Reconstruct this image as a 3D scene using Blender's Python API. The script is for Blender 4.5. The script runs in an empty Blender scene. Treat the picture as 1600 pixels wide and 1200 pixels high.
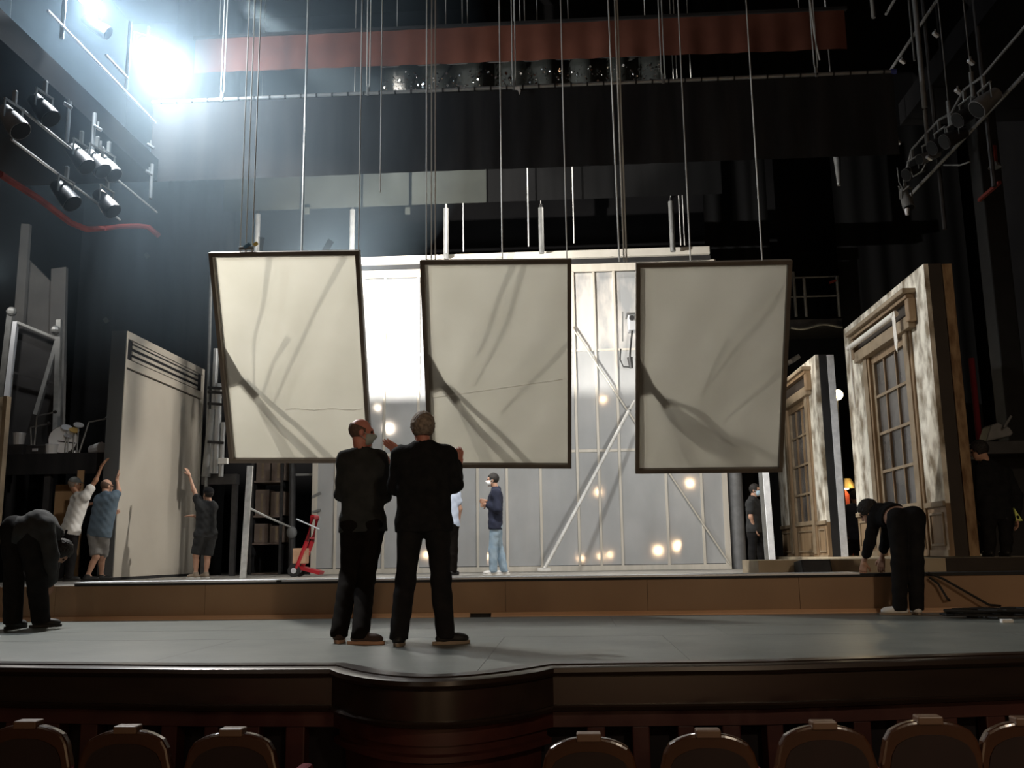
import bpy, bmesh, math, random
import numpy as np
from mathutils import Vector, Matrix
random.seed(7)
rng = np.random.default_rng(7)
sc = bpy.context.scene
col = sc.collection
V = lambda *a: np.array(a, float)

# ------------------------------------------------------------------ camera
F = 1500.0
CAM = V(0, 0, 0.65)
YAW, PITCH, ROLL = math.radians(-3.3), math.atan(268 / F), math.radians(-0.8)
fw = V(math.sin(YAW) * math.cos(PITCH), math.cos(YAW) * math.cos(PITCH), math.sin(PITCH))
r0 = V(math.cos(YAW), -math.sin(YAW), 0)
u0 = np.cross(r0, fw)
RT = r0 * math.cos(ROLL) + u0 * math.sin(ROLL)
UP = u0 * math.cos(ROLL) - r0 * math.sin(ROLL)
cam_data = bpy.data.cameras.new('camera')
cam_data.sensor_width = 36.0
cam_data.lens = F / 1600 * 36.0
cam_data.clip_end = 200
cam = bpy.data.objects.new('camera', cam_data)
col.objects.link(cam)
m = Matrix.Identity(4)
for i in range(3):
    m[i][0], m[i][1], m[i][2], m[i][3] = RT[i], UP[i], -fw[i], CAM[i]
cam.matrix_world = m
sc.camera = cam

def ray(px, py):
    return fw + RT * (px - 800) / F + UP * (600 - py) / F
def at(px, py, Y):          # the point at depth Y seen at a pixel of the photograph
    d = ray(px, py); return CAM + d * (Y / d[1])
def atz(px, py, z):
    d = ray(px, py); return CAM + d * ((z - CAM[2]) / d[2])
def atx(px, py, x):
    d = ray(px, py); return CAM + d * (x / d[0])

# ------------------------------------------------------------------ world, exposure, lamps
sc.view_settings.view_transform = 'Standard'
sc.view_settings.look = 'None'
sc.view_settings.exposure = 0.0
sc.view_settings.gamma = 1.0
sc.view_settings.use_curve_mapping = False
world = bpy.data.worlds.new('dark_theatre')
sc.world = world
world.use_nodes = True
world.node_tree.nodes['Background'].inputs[0].default_value = (0.62, 0.78, 1.0, 1)
world.node_tree.nodes['Background'].inputs[1].default_value = 0.0025

def unit_(v): return v / np.linalg.norm(v)
def light(name, kind, loc, target, power, color=(1, 1, 1), size=0.1, cone=120, blend=0.3):
    l = bpy.data.lights.new(name, kind)
    l.energy = power
    l.color = color
    if kind == 'AREA':
        l.shape = 'DISK'; l.size = size
    else:
        l.shadow_soft_size = size
    if kind == 'SPOT':
        l.spot_size = math.radians(cone); l.spot_blend = blend
    o = bpy.data.objects.new(name, l)
    col.objects.link(o)
    o.location = loc
    if target is not None:
        o.rotation_euler = (Vector(target) - Vector(loc)).to_track_quat('-Z', 'Y').to_euler()
    return o

LAMP = atx(237, 85, -7.0)            # the bright lamp on the left gallery
LAMP2 = atx(140, -4, -7.0)           # its neighbour at the edge of the frame
AIM = V(-1.2, 11.6, 1.5)
dL = (AIM - LAMP) / np.linalg.norm(AIM - LAMP)
LAMP = LAMP - dL * 0.07
light('gallery_lamp_light', 'SPOT', LAMP + dL * 0.16, AIM, 3000, (1.0, 0.985, 0.94), 0.09, 82, 0.35)
light('gallery_lamp_spill', 'POINT', LAMP + dL * 0.02 + unit_(CAM - LAMP) * 0.42, None, 620, (0.93, 0.97, 1.0), 0.1)  # added point light feeding the glare around the lamp
light('gallery_lamp_light', 'SPOT', LAMP2 + dL * 0.16, V(-3, 8.4, 0), 1300, (0.85, 0.93, 1.0), 0.1, 130, 0.4)
FILLS = [V(-.95, 14.6, 3.95), V(1.95, 14.6, 3.75)]      # added fill lanterns, hidden behind the middle and right panels
for f_ in FILLS:
    light('backing_light', 'SPOT', f_, f_ + V(-.1, 4.4, -3.0), 330, (1.0, 0.97, 0.92), 0.12, 125, 0.6)
light('wing_work_light', 'POINT', (-11.2, 17.4, 6.2), None, 70, (1.0, 0.95, 0.88), 0.12)  # added unseen light for the partition and stored kit
light('side_light', 'SPOT', (-6.3, 17.2, 11.6), (4.5, 18.9, 2.5), 4300, (1.0, 0.97, 0.9), 0.15, 26, 0.6)  # added unseen spot that brightens the rear window flat
WASH = V(-4.30, 15.2, 5.0)
light('wall_wash_light', 'SPOT', WASH, (-2.6, 19.5, 5.6), 3300, (1.0, 0.94, 0.86), 0.02, 130, 0.5)
light('cross_light', 'SPOT', (6.2, 17.7, 11.6), (-7.7, 17.4, 3.6), 6500, (1.0, 0.92, 0.82), 0.2, 26, 0.7)
light('balcony_light', 'SPOT', (6.0, -6.0, 7.5), (-6.7, 15.8, 1.5), 2600, (1.0, 0.93, 0.84), 0.2, 13, 0.5)  # added unseen spot that brightens the crew at left
light('front_of_house_light', 'SPOT', (5.5, -7, 7.5), (2.2, 11.0, 0.3), 1100, (1.0, 0.82, 0.62), 0.3, 48, 0.8)  # added unseen spot that warms the platform front and floor

# ------------------------------------------------------------------ materials
def mat(name, c, rough=0.7, c2=None, scale=4.0, detail=4.0, lo=0.35, hi=0.65, metal=0.0, spec=0.5, bump=0.0, bscale=None,
        stretch=None, emit=None, estr=0.0, transp=0.0, coat=0.0):
    M = bpy.data.materials.new(name)
    M.use_nodes = True
    nt = M.node_tree
    b = nt.nodes['Principled BSDF']
    b.inputs['Base Color'].default_value = (*c, 1)
    b.inputs['Roughness'].default_value = rough
    b.inputs['Metallic'].default_value = metal
    b.inputs['Specular IOR Level'].default_value = spec
    b.inputs['Coat Weight'].default_value = coat
    tc = nt.nodes.new('ShaderNodeTexCoord')
    vec = tc.outputs['Object']
    if stretch:
        mp = nt.nodes.new('ShaderNodeMapping'); mp.inputs['Scale'].default_value = stretch
        nt.links.new(vec, mp.inputs['Vector']); vec = mp.outputs['Vector']
    if c2:
        n = nt.nodes.new('ShaderNodeTexNoise')
        n.inputs['Scale'].default_value = scale; n.inputs['Detail'].default_value = detail
        nt.links.new(vec, n.inputs['Vector'])
        r = nt.nodes.new('ShaderNodeValToRGB')
        r.color_ramp.elements[0].position = lo; r.color_ramp.elements[0].color = (*c, 1)
        r.color_ramp.elements[1].position = hi; r.color_ramp.elements[1].color = (*c2, 1)
        nt.links.new(n.outputs['Fac'], r.inputs['Fac'])
        nt.links.new(r.outputs['Color'], b.inputs['Base Color'])
    if bump:
        n2 = nt.nodes.new('ShaderNodeTexNoise')
        n2.inputs['Scale'].default_value = bscale or scale * 4; n2.inputs['Detail'].default_value = 3
        nt.links.new(vec, n2.inputs['Vector'])
        bp = nt.nodes.new('ShaderNodeBump'); bp.inputs['Strength'].default_value = bump; bp.inputs['Distance'].default_value = 0.02
        nt.links.new(n2.outputs['Fac'], bp.inputs['Height'])
        nt.links.new(bp.outputs['Normal'], b.inputs['Normal'])
    if emit:
        b.inputs['Emission Color'].default_value = (*emit, 1)
        b.inputs['Emission Strength'].default_value = estr
    if transp:
        t = nt.nodes.new('ShaderNodeBsdfTransparent')
        mx = nt.nodes.new('ShaderNodeMixShader'); mx.inputs[0].default_value = transp
        nt.links.new(b.outputs[0], mx.inputs[1]); nt.links.new(t.outputs[0], mx.inputs[2])
        nt.links.new(mx.outputs[0], nt.nodes['Material Output'].inputs['Surface'])
    return M

def cloth_mat(name, c, trans, c2, fac):
    M = bpy.data.materials.new(name); M.use_nodes = True
    nt = M.node_tree; nt.nodes.remove(nt.nodes['Principled BSDF'])
    d = nt.nodes.new('ShaderNodeBsdfDiffuse'); t = nt.nodes.new('ShaderNodeBsdfTranslucent')
    g = nt.nodes.new('ShaderNodeTexNoise'); g.inputs['Scale'].default_value = 1.3; g.inputs['Detail'].default_value = 3
    tc = nt.nodes.new('ShaderNodeTexCoord'); nt.links.new(tc.outputs['Object'], g.inputs['Vector'])
    r = nt.nodes.new('ShaderNodeValToRGB')
    r.color_ramp.elements[0].color = (*trans, 1); r.color_ramp.elements[1].color = (*c2, 1)
    r.color_ramp.elements[0].position = .35; r.color_ramp.elements[1].position = .7
    nt.links.new(g.outputs['Fac'], r.inputs['Fac']); nt.links.new(r.outputs['Color'], t.inputs['Color'])
    d.inputs['Color'].default_value = (*c, 1)
    mx = nt.nodes.new('ShaderNodeMixShader'); mx.inputs[0].default_value = fac
    nt.links.new(d.outputs[0], mx.inputs[1]); nt.links.new(t.outputs[0], mx.inputs[2])
    nt.links.new(mx.outputs[0], nt.nodes['Material Output'].inputs['Surface'])
    return M

M = {}
M['black'] = mat('black_paint', (.012, .012, .013), .75, (.022, .022, .024), 2.0)
M['blackcloth'] = mat('black_velour', (.022, .022, .024), .95, (.036, .036, .038), 1.2, spec=.15, stretch=(3, 3, .35))
M['sidecloth'] = mat('black_masking_cloth', (.006, .0063, .0068), .95, (.010, .0103, .011), 1.0, spec=.1, stretch=(3, 3, .3))
M['darkwall'] = mat('dark_wall_paint', (.008, .008, .009), .9, (.014, .014, .015), .6, spec=.1)
M['greywall'] = mat('grey_plaster', (.13, .13, .13), .9, (.17, .17, .165), 1.5, bump=.2)
M['stagefloor'] = mat('grey_stage_mat', (.145, .162, .152), .40, (.20, .212, .196), 1.6, 6, .3, .7, spec=.45, bump=.12, bscale=9)
M['deck'] = mat('scuffed_deck_paint', (.22, .205, .18), .5, (.32, .30, .27), 2.2, 6)
M['audfloor'] = mat('auditorium_carpet', (.018, .008, .007), .95)
M['riser'] = mat('tan_hardboard', (.29, .175, .098), .55, (.40, .25, .14), .9, 5, .3, .75)
M['orangewood'] = mat('orange_pine', (.82, .50, .30), .45, (.92, .62, .40), 3, stretch=(.3, 3, 3))
M['alu'] = mat('bare_aluminium', (.74, .77, .82), .45, metal=.35)
M['rail'] = mat('grey_steel_tube', (.42, .44, .45), .4, (.34, .35, .36), 3, metal=.5)
M['galv'] = mat('dull_galvanised_pipe', (.30, .31, .31), .5, (.22, .23, .23), 6, metal=.4)
M['cable'] = mat('grey_wire_rope', (.56, .58, .57), .5)
M['frame'] = mat('brown_painted_frame', (.085, .066, .048), .5, (.115, .09, .066), 3, bump=.05)
M['canvas'] = cloth_mat('stretched_muslin', (.30, .285, .245), (.465, .44, .365), (.515, .49, .415), .72)
M['gauze'] = mat('grey_gauze_strip', (.10, .10, .09), .9, transp=.80)  # see-through cloth added behind the panels, thinned to keep its shadow faint
M['gauze2'] = mat('brown_gauze_strap', (.09, .07, .05), .9, transp=.62)
M['gauze3'] = mat('thin_brown_gauze_strap', (.09, .07, .05), .9, transp=.74)
M['plate'] = mat('plywood_corner_plate', (.20, .14, .08), .7, (.26, .18, .11), 4)
M['gusset'] = mat('thin_brown_gusset_cloth', (.12, .09, .06), .9, transp=.36)  # half-clear cloth added behind the panels to cast the dark triangle
M['seam'] = mat('pale_sewn_seam', (.80, .78, .72), .6)
M['sheet'] = mat('grey_plastic_sheet', (.42, .435, .445), .05, (.53, .545, .555), 1.5, 5, .3, .7, spec=1.0, stretch=(1, 1, .5))
M['sheetp'] = mat('whitewashed_plastic_sheet', (.70, .68, .65), .06, (.40, .42, .44), 1.1, 8, .45, .6, spec=.8, stretch=(2.2, 2.2, .8))
M['rib'] = mat('cream_timber_rib', (.60, .57, .50), .5, (.68, .64, .57), 3, stretch=(3, 3, .3))
M['whitewood'] = mat('white_painted_wood', (.74, .72, .66), .5, (.66, .64, .58), 3)
M['whitetube'] = mat('scuffed_white_pole', (.70, .70, .68), .5, (.52, .52, .50), 9)
M['plaster'] = mat('aged_scenic_plaster', (.25, .20, .135), .8, (.90, .86, .75), 3.4, 8, .36, .60, bump=.15, stretch=(1.2, 1.2, .8))
M['oldwood'] = mat('weathered_oak_paint', (.20, .125, .065), .6, (.31, .215, .125), 2.5, 6, stretch=(3, 3, .5))
M['palewood'] = mat('faded_oak_moulding', (.23, .17, .105), .6, (.33, .255, .17), 2.5, 6, stretch=(1, 1, 2))
M['darkedge'] = mat('dark_brown_edge', (.028, .020, .014), .7, (.038, .027, .019), 3)
M['oldboard'] = mat('rough_brown_board', (.16, .085, .036), .8, (.36, .24, .13), 7, 6, stretch=(2, 2, .6), bump=.3)
M['paintboard'] = mat('flaked_white_board', (.70, .72, .75), .8, (.90, .92, .95), 8, 5, bump=.3)
M['glass'] = mat('smoked_scenic_pane', (.07, .066, .064), .2, (.16, .15, .14), 1.6, 6, spec=.7)
M['blind'] = mat('cream_blind_cloth', (.84, .81, .75), .6)
M['leftflat'] = mat('beige_flat_paint', (.46, .43, .375), .4, (.51, .48, .42), 1.0)
M['redmahog'] = mat('dark_red_mahogany', (.045, .011, .009), .5, (.065, .017, .012), 2.5, stretch=(.5, 3, 3))
M['lipwood'] = mat('dark_polished_wood', (.019, .012, .009), .28, (.028, .018, .013), 2, stretch=(.4, 3, 3), spec=.6)
M['void'] = mat('recess_black', (.006, .003, .004), .9)
M['seatwood'] = mat('varnished_seat_wood', (.050, .019, .009), .22, (.078, .031, .014), 3, stretch=(1, 4, 1), spec=.6, coat=.4)
M['seatpanel'] = mat('dark_seat_back_panel', (.014, .004, .003), .7, (.020, .006, .005), 5)
M['redplush'] = mat('red_plush', (.16, .012, .022), .95)
M['seattab'] = mat('pale_wood_tab', (.13, .075, .048), .35, (.17, .10, .065), 5)
M['skin'] = mat('skin', (.50, .28, .19), .55, (.56, .33, .23), 9)
M['skinruddy'] = mat('ruddy_skin', (.52, .20, .15), .5, (.58, .25, .19), 9)  # red bounce light put into the skin colour
M['skindark'] = mat('tanned_skin', (.33, .17, .10), .55, (.38, .20, .12), 9)
M['hairgrey'] = mat('grey_brown_hair', (.16, .125, .10), .8, (.30, .24, .19), 40, bump=.6, bscale=60)
M['hairdark'] = mat('dark_hair', (.012, .010, .009), .7, (.022, .018, .015), 40, bump=.5, bscale=60)
M['hairshort'] = mat('cropped_brown_hair', (.09, .055, .04), .8, (.14, .085, .06), 50)
M['capgrey'] = mat('grey_felt_cap', (.12, .13, .13), .9, (.17, .18, .18), 12)
M['knitblack'] = mat('black_knit', (.010, .010, .011), .95, (.016, .016, .017), 14, spec=.15, bump=.25, bscale=50)
M['knitgrey'] = mat('charcoal_sweatshirt', (.026, .028, .028), .95, (.038, .040, .040), 8, spec=.15, bump=.2, bscale=40)
M['trouserblack'] = mat('black_denim', (.010, .010, .011), .9, (.016, .015, .015), 9, spec=.15)
M['trouserbrown'] = mat('dark_brown_trousers', (.008, .0065, .0055), .9, (.011, .009, .008), 9, spec=.04)
M['white'] = mat('white_cotton', (.78, .78, .76), .85, (.84, .84, .82), 6, bump=.2, bscale=20)
M['blueshirt'] = mat('slate_blue_tee', (.085, .13, .18), .9, (.12, .17, .22), 6, bump=.2, bscale=20)
M['greyshorts'] = mat('grey_cargo_cloth', (.17, .165, .16), .9, (.24, .235, .225), 7, bump=.2, bscale=20)
M['blacktee'] = mat('black_tee', (.018, .019, .02), .9, (.028, .029, .03), 8, bump=.2, bscale=25)
M['lightblue'] = mat('pale_blue_shirt', (.55, .63, .78), .8, (.62, .70, .84), 8)
M['navy'] = mat('navy_jumper', (.018, .022, .045), .9, (.025, .03, .06), 10)
M['jeans'] = mat('washed_blue_jeans', (.26, .37, .48), .85, (.40, .52, .62), 6, 5)
M['shoebrown'] = mat('brown_suede', (.040, .024, .018), .85, (.06, .036, .027), 14)
M['soletan'] = mat('tan_rubber_sole', (.42, .24, .15), .7)
M['shoeblack'] = mat('black_shoe', (.010, .010, .010), .6)
M['solegrey'] = mat('pale_rubber_sole', (.28, .22, .16), .7)
M['shoewhite'] = mat('white_shoe', (.80, .79, .76), .6)
M['maskblue'] = mat('pale_blue_mask', (.50, .68, .80), .85)
M['maskgreen'] = mat('grey_green_mask', (.36, .42, .40), .85)
M['maskwhite'] = mat('white_mask', (.85, .85, .85), .85)
M['eye'] = mat('dark_eye', (.02, .015, .012), .2)
M['redpaint'] = mat('red_dolly_paint', (.52, .022, .035), .35, (.42, .015, .025), 5)
M['rubber'] = mat('black_rubber', (.02, .02, .02), .8)
M['blockwood'] = mat('light_pine_block', (.46, .27, .16), .7, (.60, .38, .25), 7)
M['boxbrown'] = mat('brown_carton', (.20, .15, .12), .85, (.26, .20, .165), 3)
M['plywood'] = mat('raw_plywood', (.42, .26, .13), .7, (.52, .34, .19), 3, stretch=(1, 1, .3))
M['wagon'] = mat('stone_painted_wagon', (.44, .36, .25), .7, (.54, .45, .32), 2.5)
M['redbrown'] = mat('rust_red_border_cloth', (.125, .040, .023), .9, (.17, .058, .036), 1.4)
M['greenborder'] = mat('grey_green_border_cloth', (.018, .0215, .019), .9, (.026, .031, .027), 1.5)
M['glitter'] = mat('dark_sequin_cloth', (.012, .015, .014), .6, (.022, .026, .024), 3)
M['sequin'] = mat('silver_sequin', (.9, .9, .9), .15, metal=1.0)
M['tie'] = mat('black_cotton_tie', (.02, .02, .02), .9)
M['tape'] = mat('white_gaffer_tape', (.85, .85, .83), .7)
M['instr'] = mat('black_lantern_body', (.03, .03, .032), .45, (.05, .05, .053), 6, spec=.5)
M['instrgrey'] = mat('grey_lantern_body', (.16, .165, .17), .5, (.22, .225, .23), 6)
M['redcable'] = mat('red_fabric_swag', (.16, .022, .016), .9, (.24, .035, .025), 5)
M['orange'] = mat('orange_costume', (.72, .10, .045), .8, (.82, .15, .07), 6)
M['yellow'] = mat('neon_yellow_cloth', (.75, .85, .22), .7)
M['brasslight'] = mat('warm_gold_trim', (.55, .38, .12), .4, (.7, .5, .18), 4)
M['drumskin'] = mat('white_drum_skin', (.88, .90, .92), .5)
M['lens'] = mat('dark_lens_glass', (.010, .011, .012), .55, spec=.1)
M['lampface'] = mat('lamp_lens', (1, 1, 1), .5, emit=(1.0, .98, .95), estr=90)
M['lampface2'] = mat('lamp_lens_cool', (1, 1, 1), .5, emit=(.86, .94, 1.0), estr=40)
M['bulb'] = mat('warm_opal_globe', (1, 1, 1), .5, emit=(1.0, .66, .36), estr=110)
M['bulbw'] = mat('white_opal_globe', (1, 1, 1), .5, emit=(1.0, .86, .68), estr=130)
M['worklight'] = mat('warm_work_light', (1, 1, 1), .5, emit=(1.0, .80, .45), estr=22)

# ------------------------------------------------------------------ mesh helpers
ORG = {}
def unit(v): return v / max(np.linalg.norm(v), 1e-9)
def frame_of(d, hint=V(0, 0, 1)):
    d = unit(d)
    if abs(d @ hint) > .97: hint = V(1, 0, 0)
    a = unit(np.cross(d, hint)); b = np.cross(a, d)
    return a, b
class MB:
    def __init__(s): s.v = []; s.f = []
    def add(s, vs, fs):
        n = len(s.v); s.v += [np.asarray(p, float) for p in vs]; s.f += [[i + n for i in q] for q in fs]; return s
    def obox(s, c, ax, ay, az):
        c = np.asarray(c, float)
        vs = [c + ax * i + ay * j + az * k for i in (-1, 1) for j in (-1, 1) for k in (-1, 1)]
        fs = [[0, 1, 3, 2], [4, 6, 7, 5], [0, 4, 5, 1], [2, 3, 7, 6], [0, 2, 6, 4], [1, 5, 7, 3]]
        if np.cross(ax, ay) @ az < 0: fs = [q[::-1] for q in fs]
        return s.add(vs, fs)
    def box(s, lo, hi):
        lo = np.asarray(lo, float); hi = np.asarray(hi, float); h = (hi - lo) / 2
        return s.obox((lo + hi) / 2, V(h[0], 0, 0), V(0, h[1], 0), V(0, 0, h[2]))
    def bar(s, p, q, w, h, hint=V(0, 0, 1)):
        p = np.asarray(p, float); q = np.asarray(q, float)
        a, b = frame_of(q - p, hint)
        return s.obox((p + q) / 2, (q - p) / 2, a * w / 2, b * h / 2)
    def cyl(s, p, q, r, r2=None, n=10):
        p = np.asarray(p, float); q = np.asarray(q, float); r2 = r if r2 is None else r2
        a, b = frame_of(q - p)
        vs = []
        for c, rr in ((p, r), (q, r2)):
            vs += [c + (a * math.cos(t) + b * math.sin(t)) * rr for t in np.linspace(0, 2 * math.pi, n, endpoint=False)]
        fs = [[i, (i + 1) % n, n + (i + 1) % n, n + i] for i in range(n)] + [list(range(n))[::-1], list(range(n, 2 * n))]
        fs = [f[::-1] for f in fs]
        return s.add(vs, fs)
    def tube(s, pts, r, n=6):
        pts = [np.asarray(p, float) for p in pts]
        vs = []; 
        for i, p in enumerate(pts):
            d = pts[min(i + 1, len(pts) - 1)] - pts[max(i - 1, 0)]
            a, b = frame_of(d)
            vs += [p + (a * math.cos(t) + b * math.sin(t)) * r for t in np.linspace(0, 2 * math.pi, n, endpoint=False)]
        fs = []
        for k in range(len(pts) - 1):
            fs += [[k * n + (i + 1) % n, k * n + i, (k + 1) * n + i, (k + 1) * n + (i + 1) % n] for i in range(n)]
        fs += [list(range(n)), list(range((len(pts) - 1) * n, len(pts) * n))[::-1]]
        return s.add(vs, fs)
    def prism(s, poly, vec):
        poly = [np.asarray(p, float) for p in poly]; vec = np.asarray(vec, float); n = len(poly)
        vs = poly + [p + vec for p in poly]
        fs = [[i, (i + 1) % n, n + (i + 1) % n, n + i] for i in range(n)] + [list(range(n))[::-1], list(range(n, 2 * n))]
        return s.add(vs, fs)
    def ball(s, c, r, n=10, m_=6, sx=1, sy=1, sz=1):
        c = np.asarray(c, float); vs = []
        for i in range(1, m_):
            th = math.pi * i / m_
            vs += [c + r * V(sx * math.sin(th) * math.cos(t), sy * math.sin(th) * math.sin(t), sz * math.cos(th)) for t in np.linspace(0, 2 * math.pi, n, endpoint=False)]
        vs += [c + V(0, 0, r * sz), c - V(0, 0, r * sz)]
        a, b = len(vs) - 2, len(vs) - 1; fs = []
        for i in range(m_ - 2):
            fs += [[i * n + k, (i + 1) * n + k, (i + 1) * n + (k + 1) % n, i * n + (k + 1) % n] for k in range(n)]
        fs += [[a, k, (k + 1) % n] for k in range(n)] + [[b, (m_ - 2) * n + (k + 1) % n, (m_ - 2) * n + k] for k in range(n)]
        return s.add(vs, fs)
    def disc(s, c, nrm, r, th, n=20):
        nrm = unit(nrm); return s.cyl(np.asarray(c) - nrm * th / 2, np.asarray(c) + nrm * th / 2, r, r, n)
    def build(s, name, m_, parent=None, label=None, cat=None, group=None, kind=None, smooth=False, bevel=0.0, loc=None, recalc=True):
        vs = np.array(s.v)
        if parent is None:
            if loc is None:
                lo, hi = vs.min(0), vs.max(0); loc = V((lo[0] + hi[0]) / 2, (lo[1] + hi[1]) / 2, lo[2])
            org = np.asarray(loc, float)
        else:
            org = ORG[parent.name]
        me = bpy.data.meshes.new(name)
        me.from_pydata([tuple(p) for p in vs - org], [], s.f)
        if recalc:
            bm = bmesh.new(); bm.from_mesh(me); bmesh.ops.recalc_face_normals(bm, faces=bm.faces); bm.to_mesh(me); bm.free()
        me.materials.append(M[m_] if isinstance(m_, str) else m_)
        if smooth:
            me.polygons.foreach_set('use_smooth', [True] * len(me.polygons))
            if smooth != 'all': me.set_sharp_from_angle(angle=math.radians(40))
        me.update()
        o = bpy.data.objects.new(name, me); col.objects.link(o)
        if parent is None: o.location = org
        else: o.parent = parent
        ORG[o.name] = org
        tag(o, label, cat, group, kind)
        if bevel:
            b = o.modifiers.new('bevel', 'BEVEL'); b.width = bevel; b.segments = 2; b.limit_method = 'ANGLE'
        return o
def tag(o, label=None, cat=None, group=None, kind=None):
    for k, v in (('label', label), ('category', cat), ('group', group), ('kind', kind)):
        if v: o[k] = v
    return o
def empty(name, loc, label=None, cat=None, group=None, kind=None):
    o = bpy.data.objects.new(name, None); col.objects.link(o); o.location = loc; o.empty_display_size = .2
    ORG[o.name] = np.asarray(loc, float)
    return tag(o, label, cat, group, kind)
def copy_tree(o, off, label=None, group=None):
    r = o.copy(); col.objects.link(r); r.location = Vector(o.location) + Vector(off)
    if label: r['label'] = label
    if group: r['group'] = group
    ORG[r.name] = np.array(r.location)
    for ch in list(o.children):
        c = ch.copy(); col.objects.link(c); c.parent = r
        for g in list(ch.children):
            d = g.copy(); col.objects.link(d); d.parent = c
    return r

# ================================================================== SETTING

P_Y = 10.68                      # front of the raised platform
Z_LIP, Z_DECK, Z_WAGON = 0.41, 0.33, 0.55
Z_AUD = -1.08
LIP = [(-8.2, 7.05), (-3.65, 6.14), (-2.3, 5.95), (-1.45, 5.92)]
for k in range(1, 12):           # the bulge in the middle of the stage edge
    t = k / 12
    LIP.append((-1.45 + 1.33 * t, 5.92 - .04 * t - .60 * math.sin(math.pi * t) ** .85))
LIP += [(-.12, 5.88), (1.14, 5.93), (2.75, 6.24), (7.5, 7.3)]

# stage floor: a substrate under separately laid mats
fl = empty('floor', (-.6, 8.5, 0), kind='structure')
b = MB(); b.prism([V(x, y, -.06) for x, y in LIP] + [V(9.5, 24.5, -.06), V(-12, 24.5, -.06)], V(0, 0, .05)); b.build('subfloor', 'black', fl)
def lip_y(x):
    for (x0, y0), (x1, y1) in zip(LIP, LIP[1:]):
        if x0 <= x <= x1: return y0 + (y1 - y0) * (x - x0) / (x1 - x0)
    return 7.2
rows = [(8.02, 9.0), (9.006, 10.66)]
xs = [[-9, -5.1, -1.9, 1.25, 4.2, 9.0], [-9, -3.3, .4, 3.1, 9.0]]
for (y0, y1), xr in zip(rows, xs):
    for x0, x1 in zip(xr, xr[1:]):
        MB().box((x0 + .0015, y0 + .003, -.010), (x1 - .0015, y1 - .003, 0)).build('floor_sheet', 'stagefloor', fl)
xr = [-8.1, -2.75, -.55, .72, 3.4, 7.4]
for x0, x1 in zip(xr, xr[1:]):
    xx = [x0 + .0015] + [x for x, _ in LIP if x0 + .01 < x < x1 - .01] + [x1 - .0015]
    MB().prism([V(x, lip_y(x) + .16, -.010) for x in xx] + [V(x1 - .0015, 8.015, -.010), V(x0 + .0015, 8.015, -.010)], V(0, 0, .010)).build('floor_sheet', 'stagefloor', fl)

# stage front wall below the edge
wf = empty('wall_front', (-.7, 6.4, Z_AUD), kind='structure')
def ring(prof, name, m_, sm=True, pts=None):     # sweeps a profile (outward, z) along the stage edge
    pts = pts or LIP
    P = [V(x, y, 0) for x, y in pts]; b = MB(); n = len(prof); vs = []
    for i, p in enumerate(P):
        d = unit(P[min(i + 1, len(P) - 1)] - P[max(i - 1, 0)]); out = V(d[1], -d[0], 0)
        vs += [p + out * o + V(0, 0, z) for o, z in prof]
    fs = [[i * n + (k + 1) % n, i * n + k, (i + 1) * n + k, (i + 1) * n + (k + 1) % n] for i in range(len(P) - 1) for k in range(n)]
    b.add(vs, fs); return b.build(name, m_, wf, smooth=sm)
ring([(-.165, -.012), (-.165, .012), (-.05, .012), (-.045, .004), (.0, .004), (.03, -.006), (.035, -.03), (.02, -.05), (-.05, -.055)], 'edge_nosing', 'lipwood')
ring([(.0, -.05), (.0, -.215), (-.10, -.215), (-.10, -.05)], 'fascia_board', 'lipwood')
ring([(.03, -.215), (.04, -.225), (.03, -.245), (.0, -.255), (-.1, -.255), (-.1, -.215)], 'bead_moulding', 'lipwood')
ring([(-.03, -.255), (-.03, -.345), (-.12, -.345), (-.12, -.255)], 'top_rail', 'redmahog')
ring([(-.16, -.3), (-.16, Z_AUD), (-.22, Z_AUD), (-.22, -.3)], 'recess_back', 'void')
ring([(-.02, -.93), (-.02, Z_AUD), (-.15, Z_AUD), (-.15, -.93)], 'plinth_rail', 'redmahog')
def edge_pt(px):
    best = None
    for y in np.linspace(5.0, 7.4, 400):
        p = at(px, 1045, y)
        e = abs(lip_y(p[0]) - y)
        if best is None or e < best[0]: best = (e, p)
    return best[1]
open_px = [(-30, 8), (35, 65), (92, 125), (152, 188), (215, 250), (275, 318), (340, 380), (405, 445), (475, 515), (870, 915), (943, 986), (1013, 1057), (1083, 1126), (1155, 1197), (1223, 1265), (1292, 1333), (1360, 1400), (1430, 1470), (1495, 1540), (1570, 1620)]
for (a0, a1), (b0, b1) in zip(open_px, open_px[1:]):
    p, q = edge_pt(a1), edge_pt(b0)
    if b0 - a1 > 200: continue
    d = unit(q - p); d[2] = 0; out = V(d[1], -d[0], 0)
    p[2] = q[2] = 0
    c = (p + q) / 2 - out * .09 + V(0, 0, (-.345 - .93) / 2)
    MB().obox(c, d * np.linalg.norm(q - p) / 2, out * .05, V(0, 0, .2925)).build('stile', 'redmahog', wf, bevel=.008)
# curved prompter bay under the bulge
bay = [p for p in LIP if -1.5 <= p[0] <= -.1]
ring([(-.05, -.345), (-.05, -.39), (-.02, -.40), (-.02, -.43), (-.09, -.45), (-.12, Z_AUD), (-.2, Z_AUD), (-.2, -.345)], 'bay_panel', 'redmahog', True, bay)
MB().box((-14.2, -14, Z_AUD - .1), (14.2, 8, Z_AUD)).build('floor', 'audfloor', kind='structure')

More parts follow.
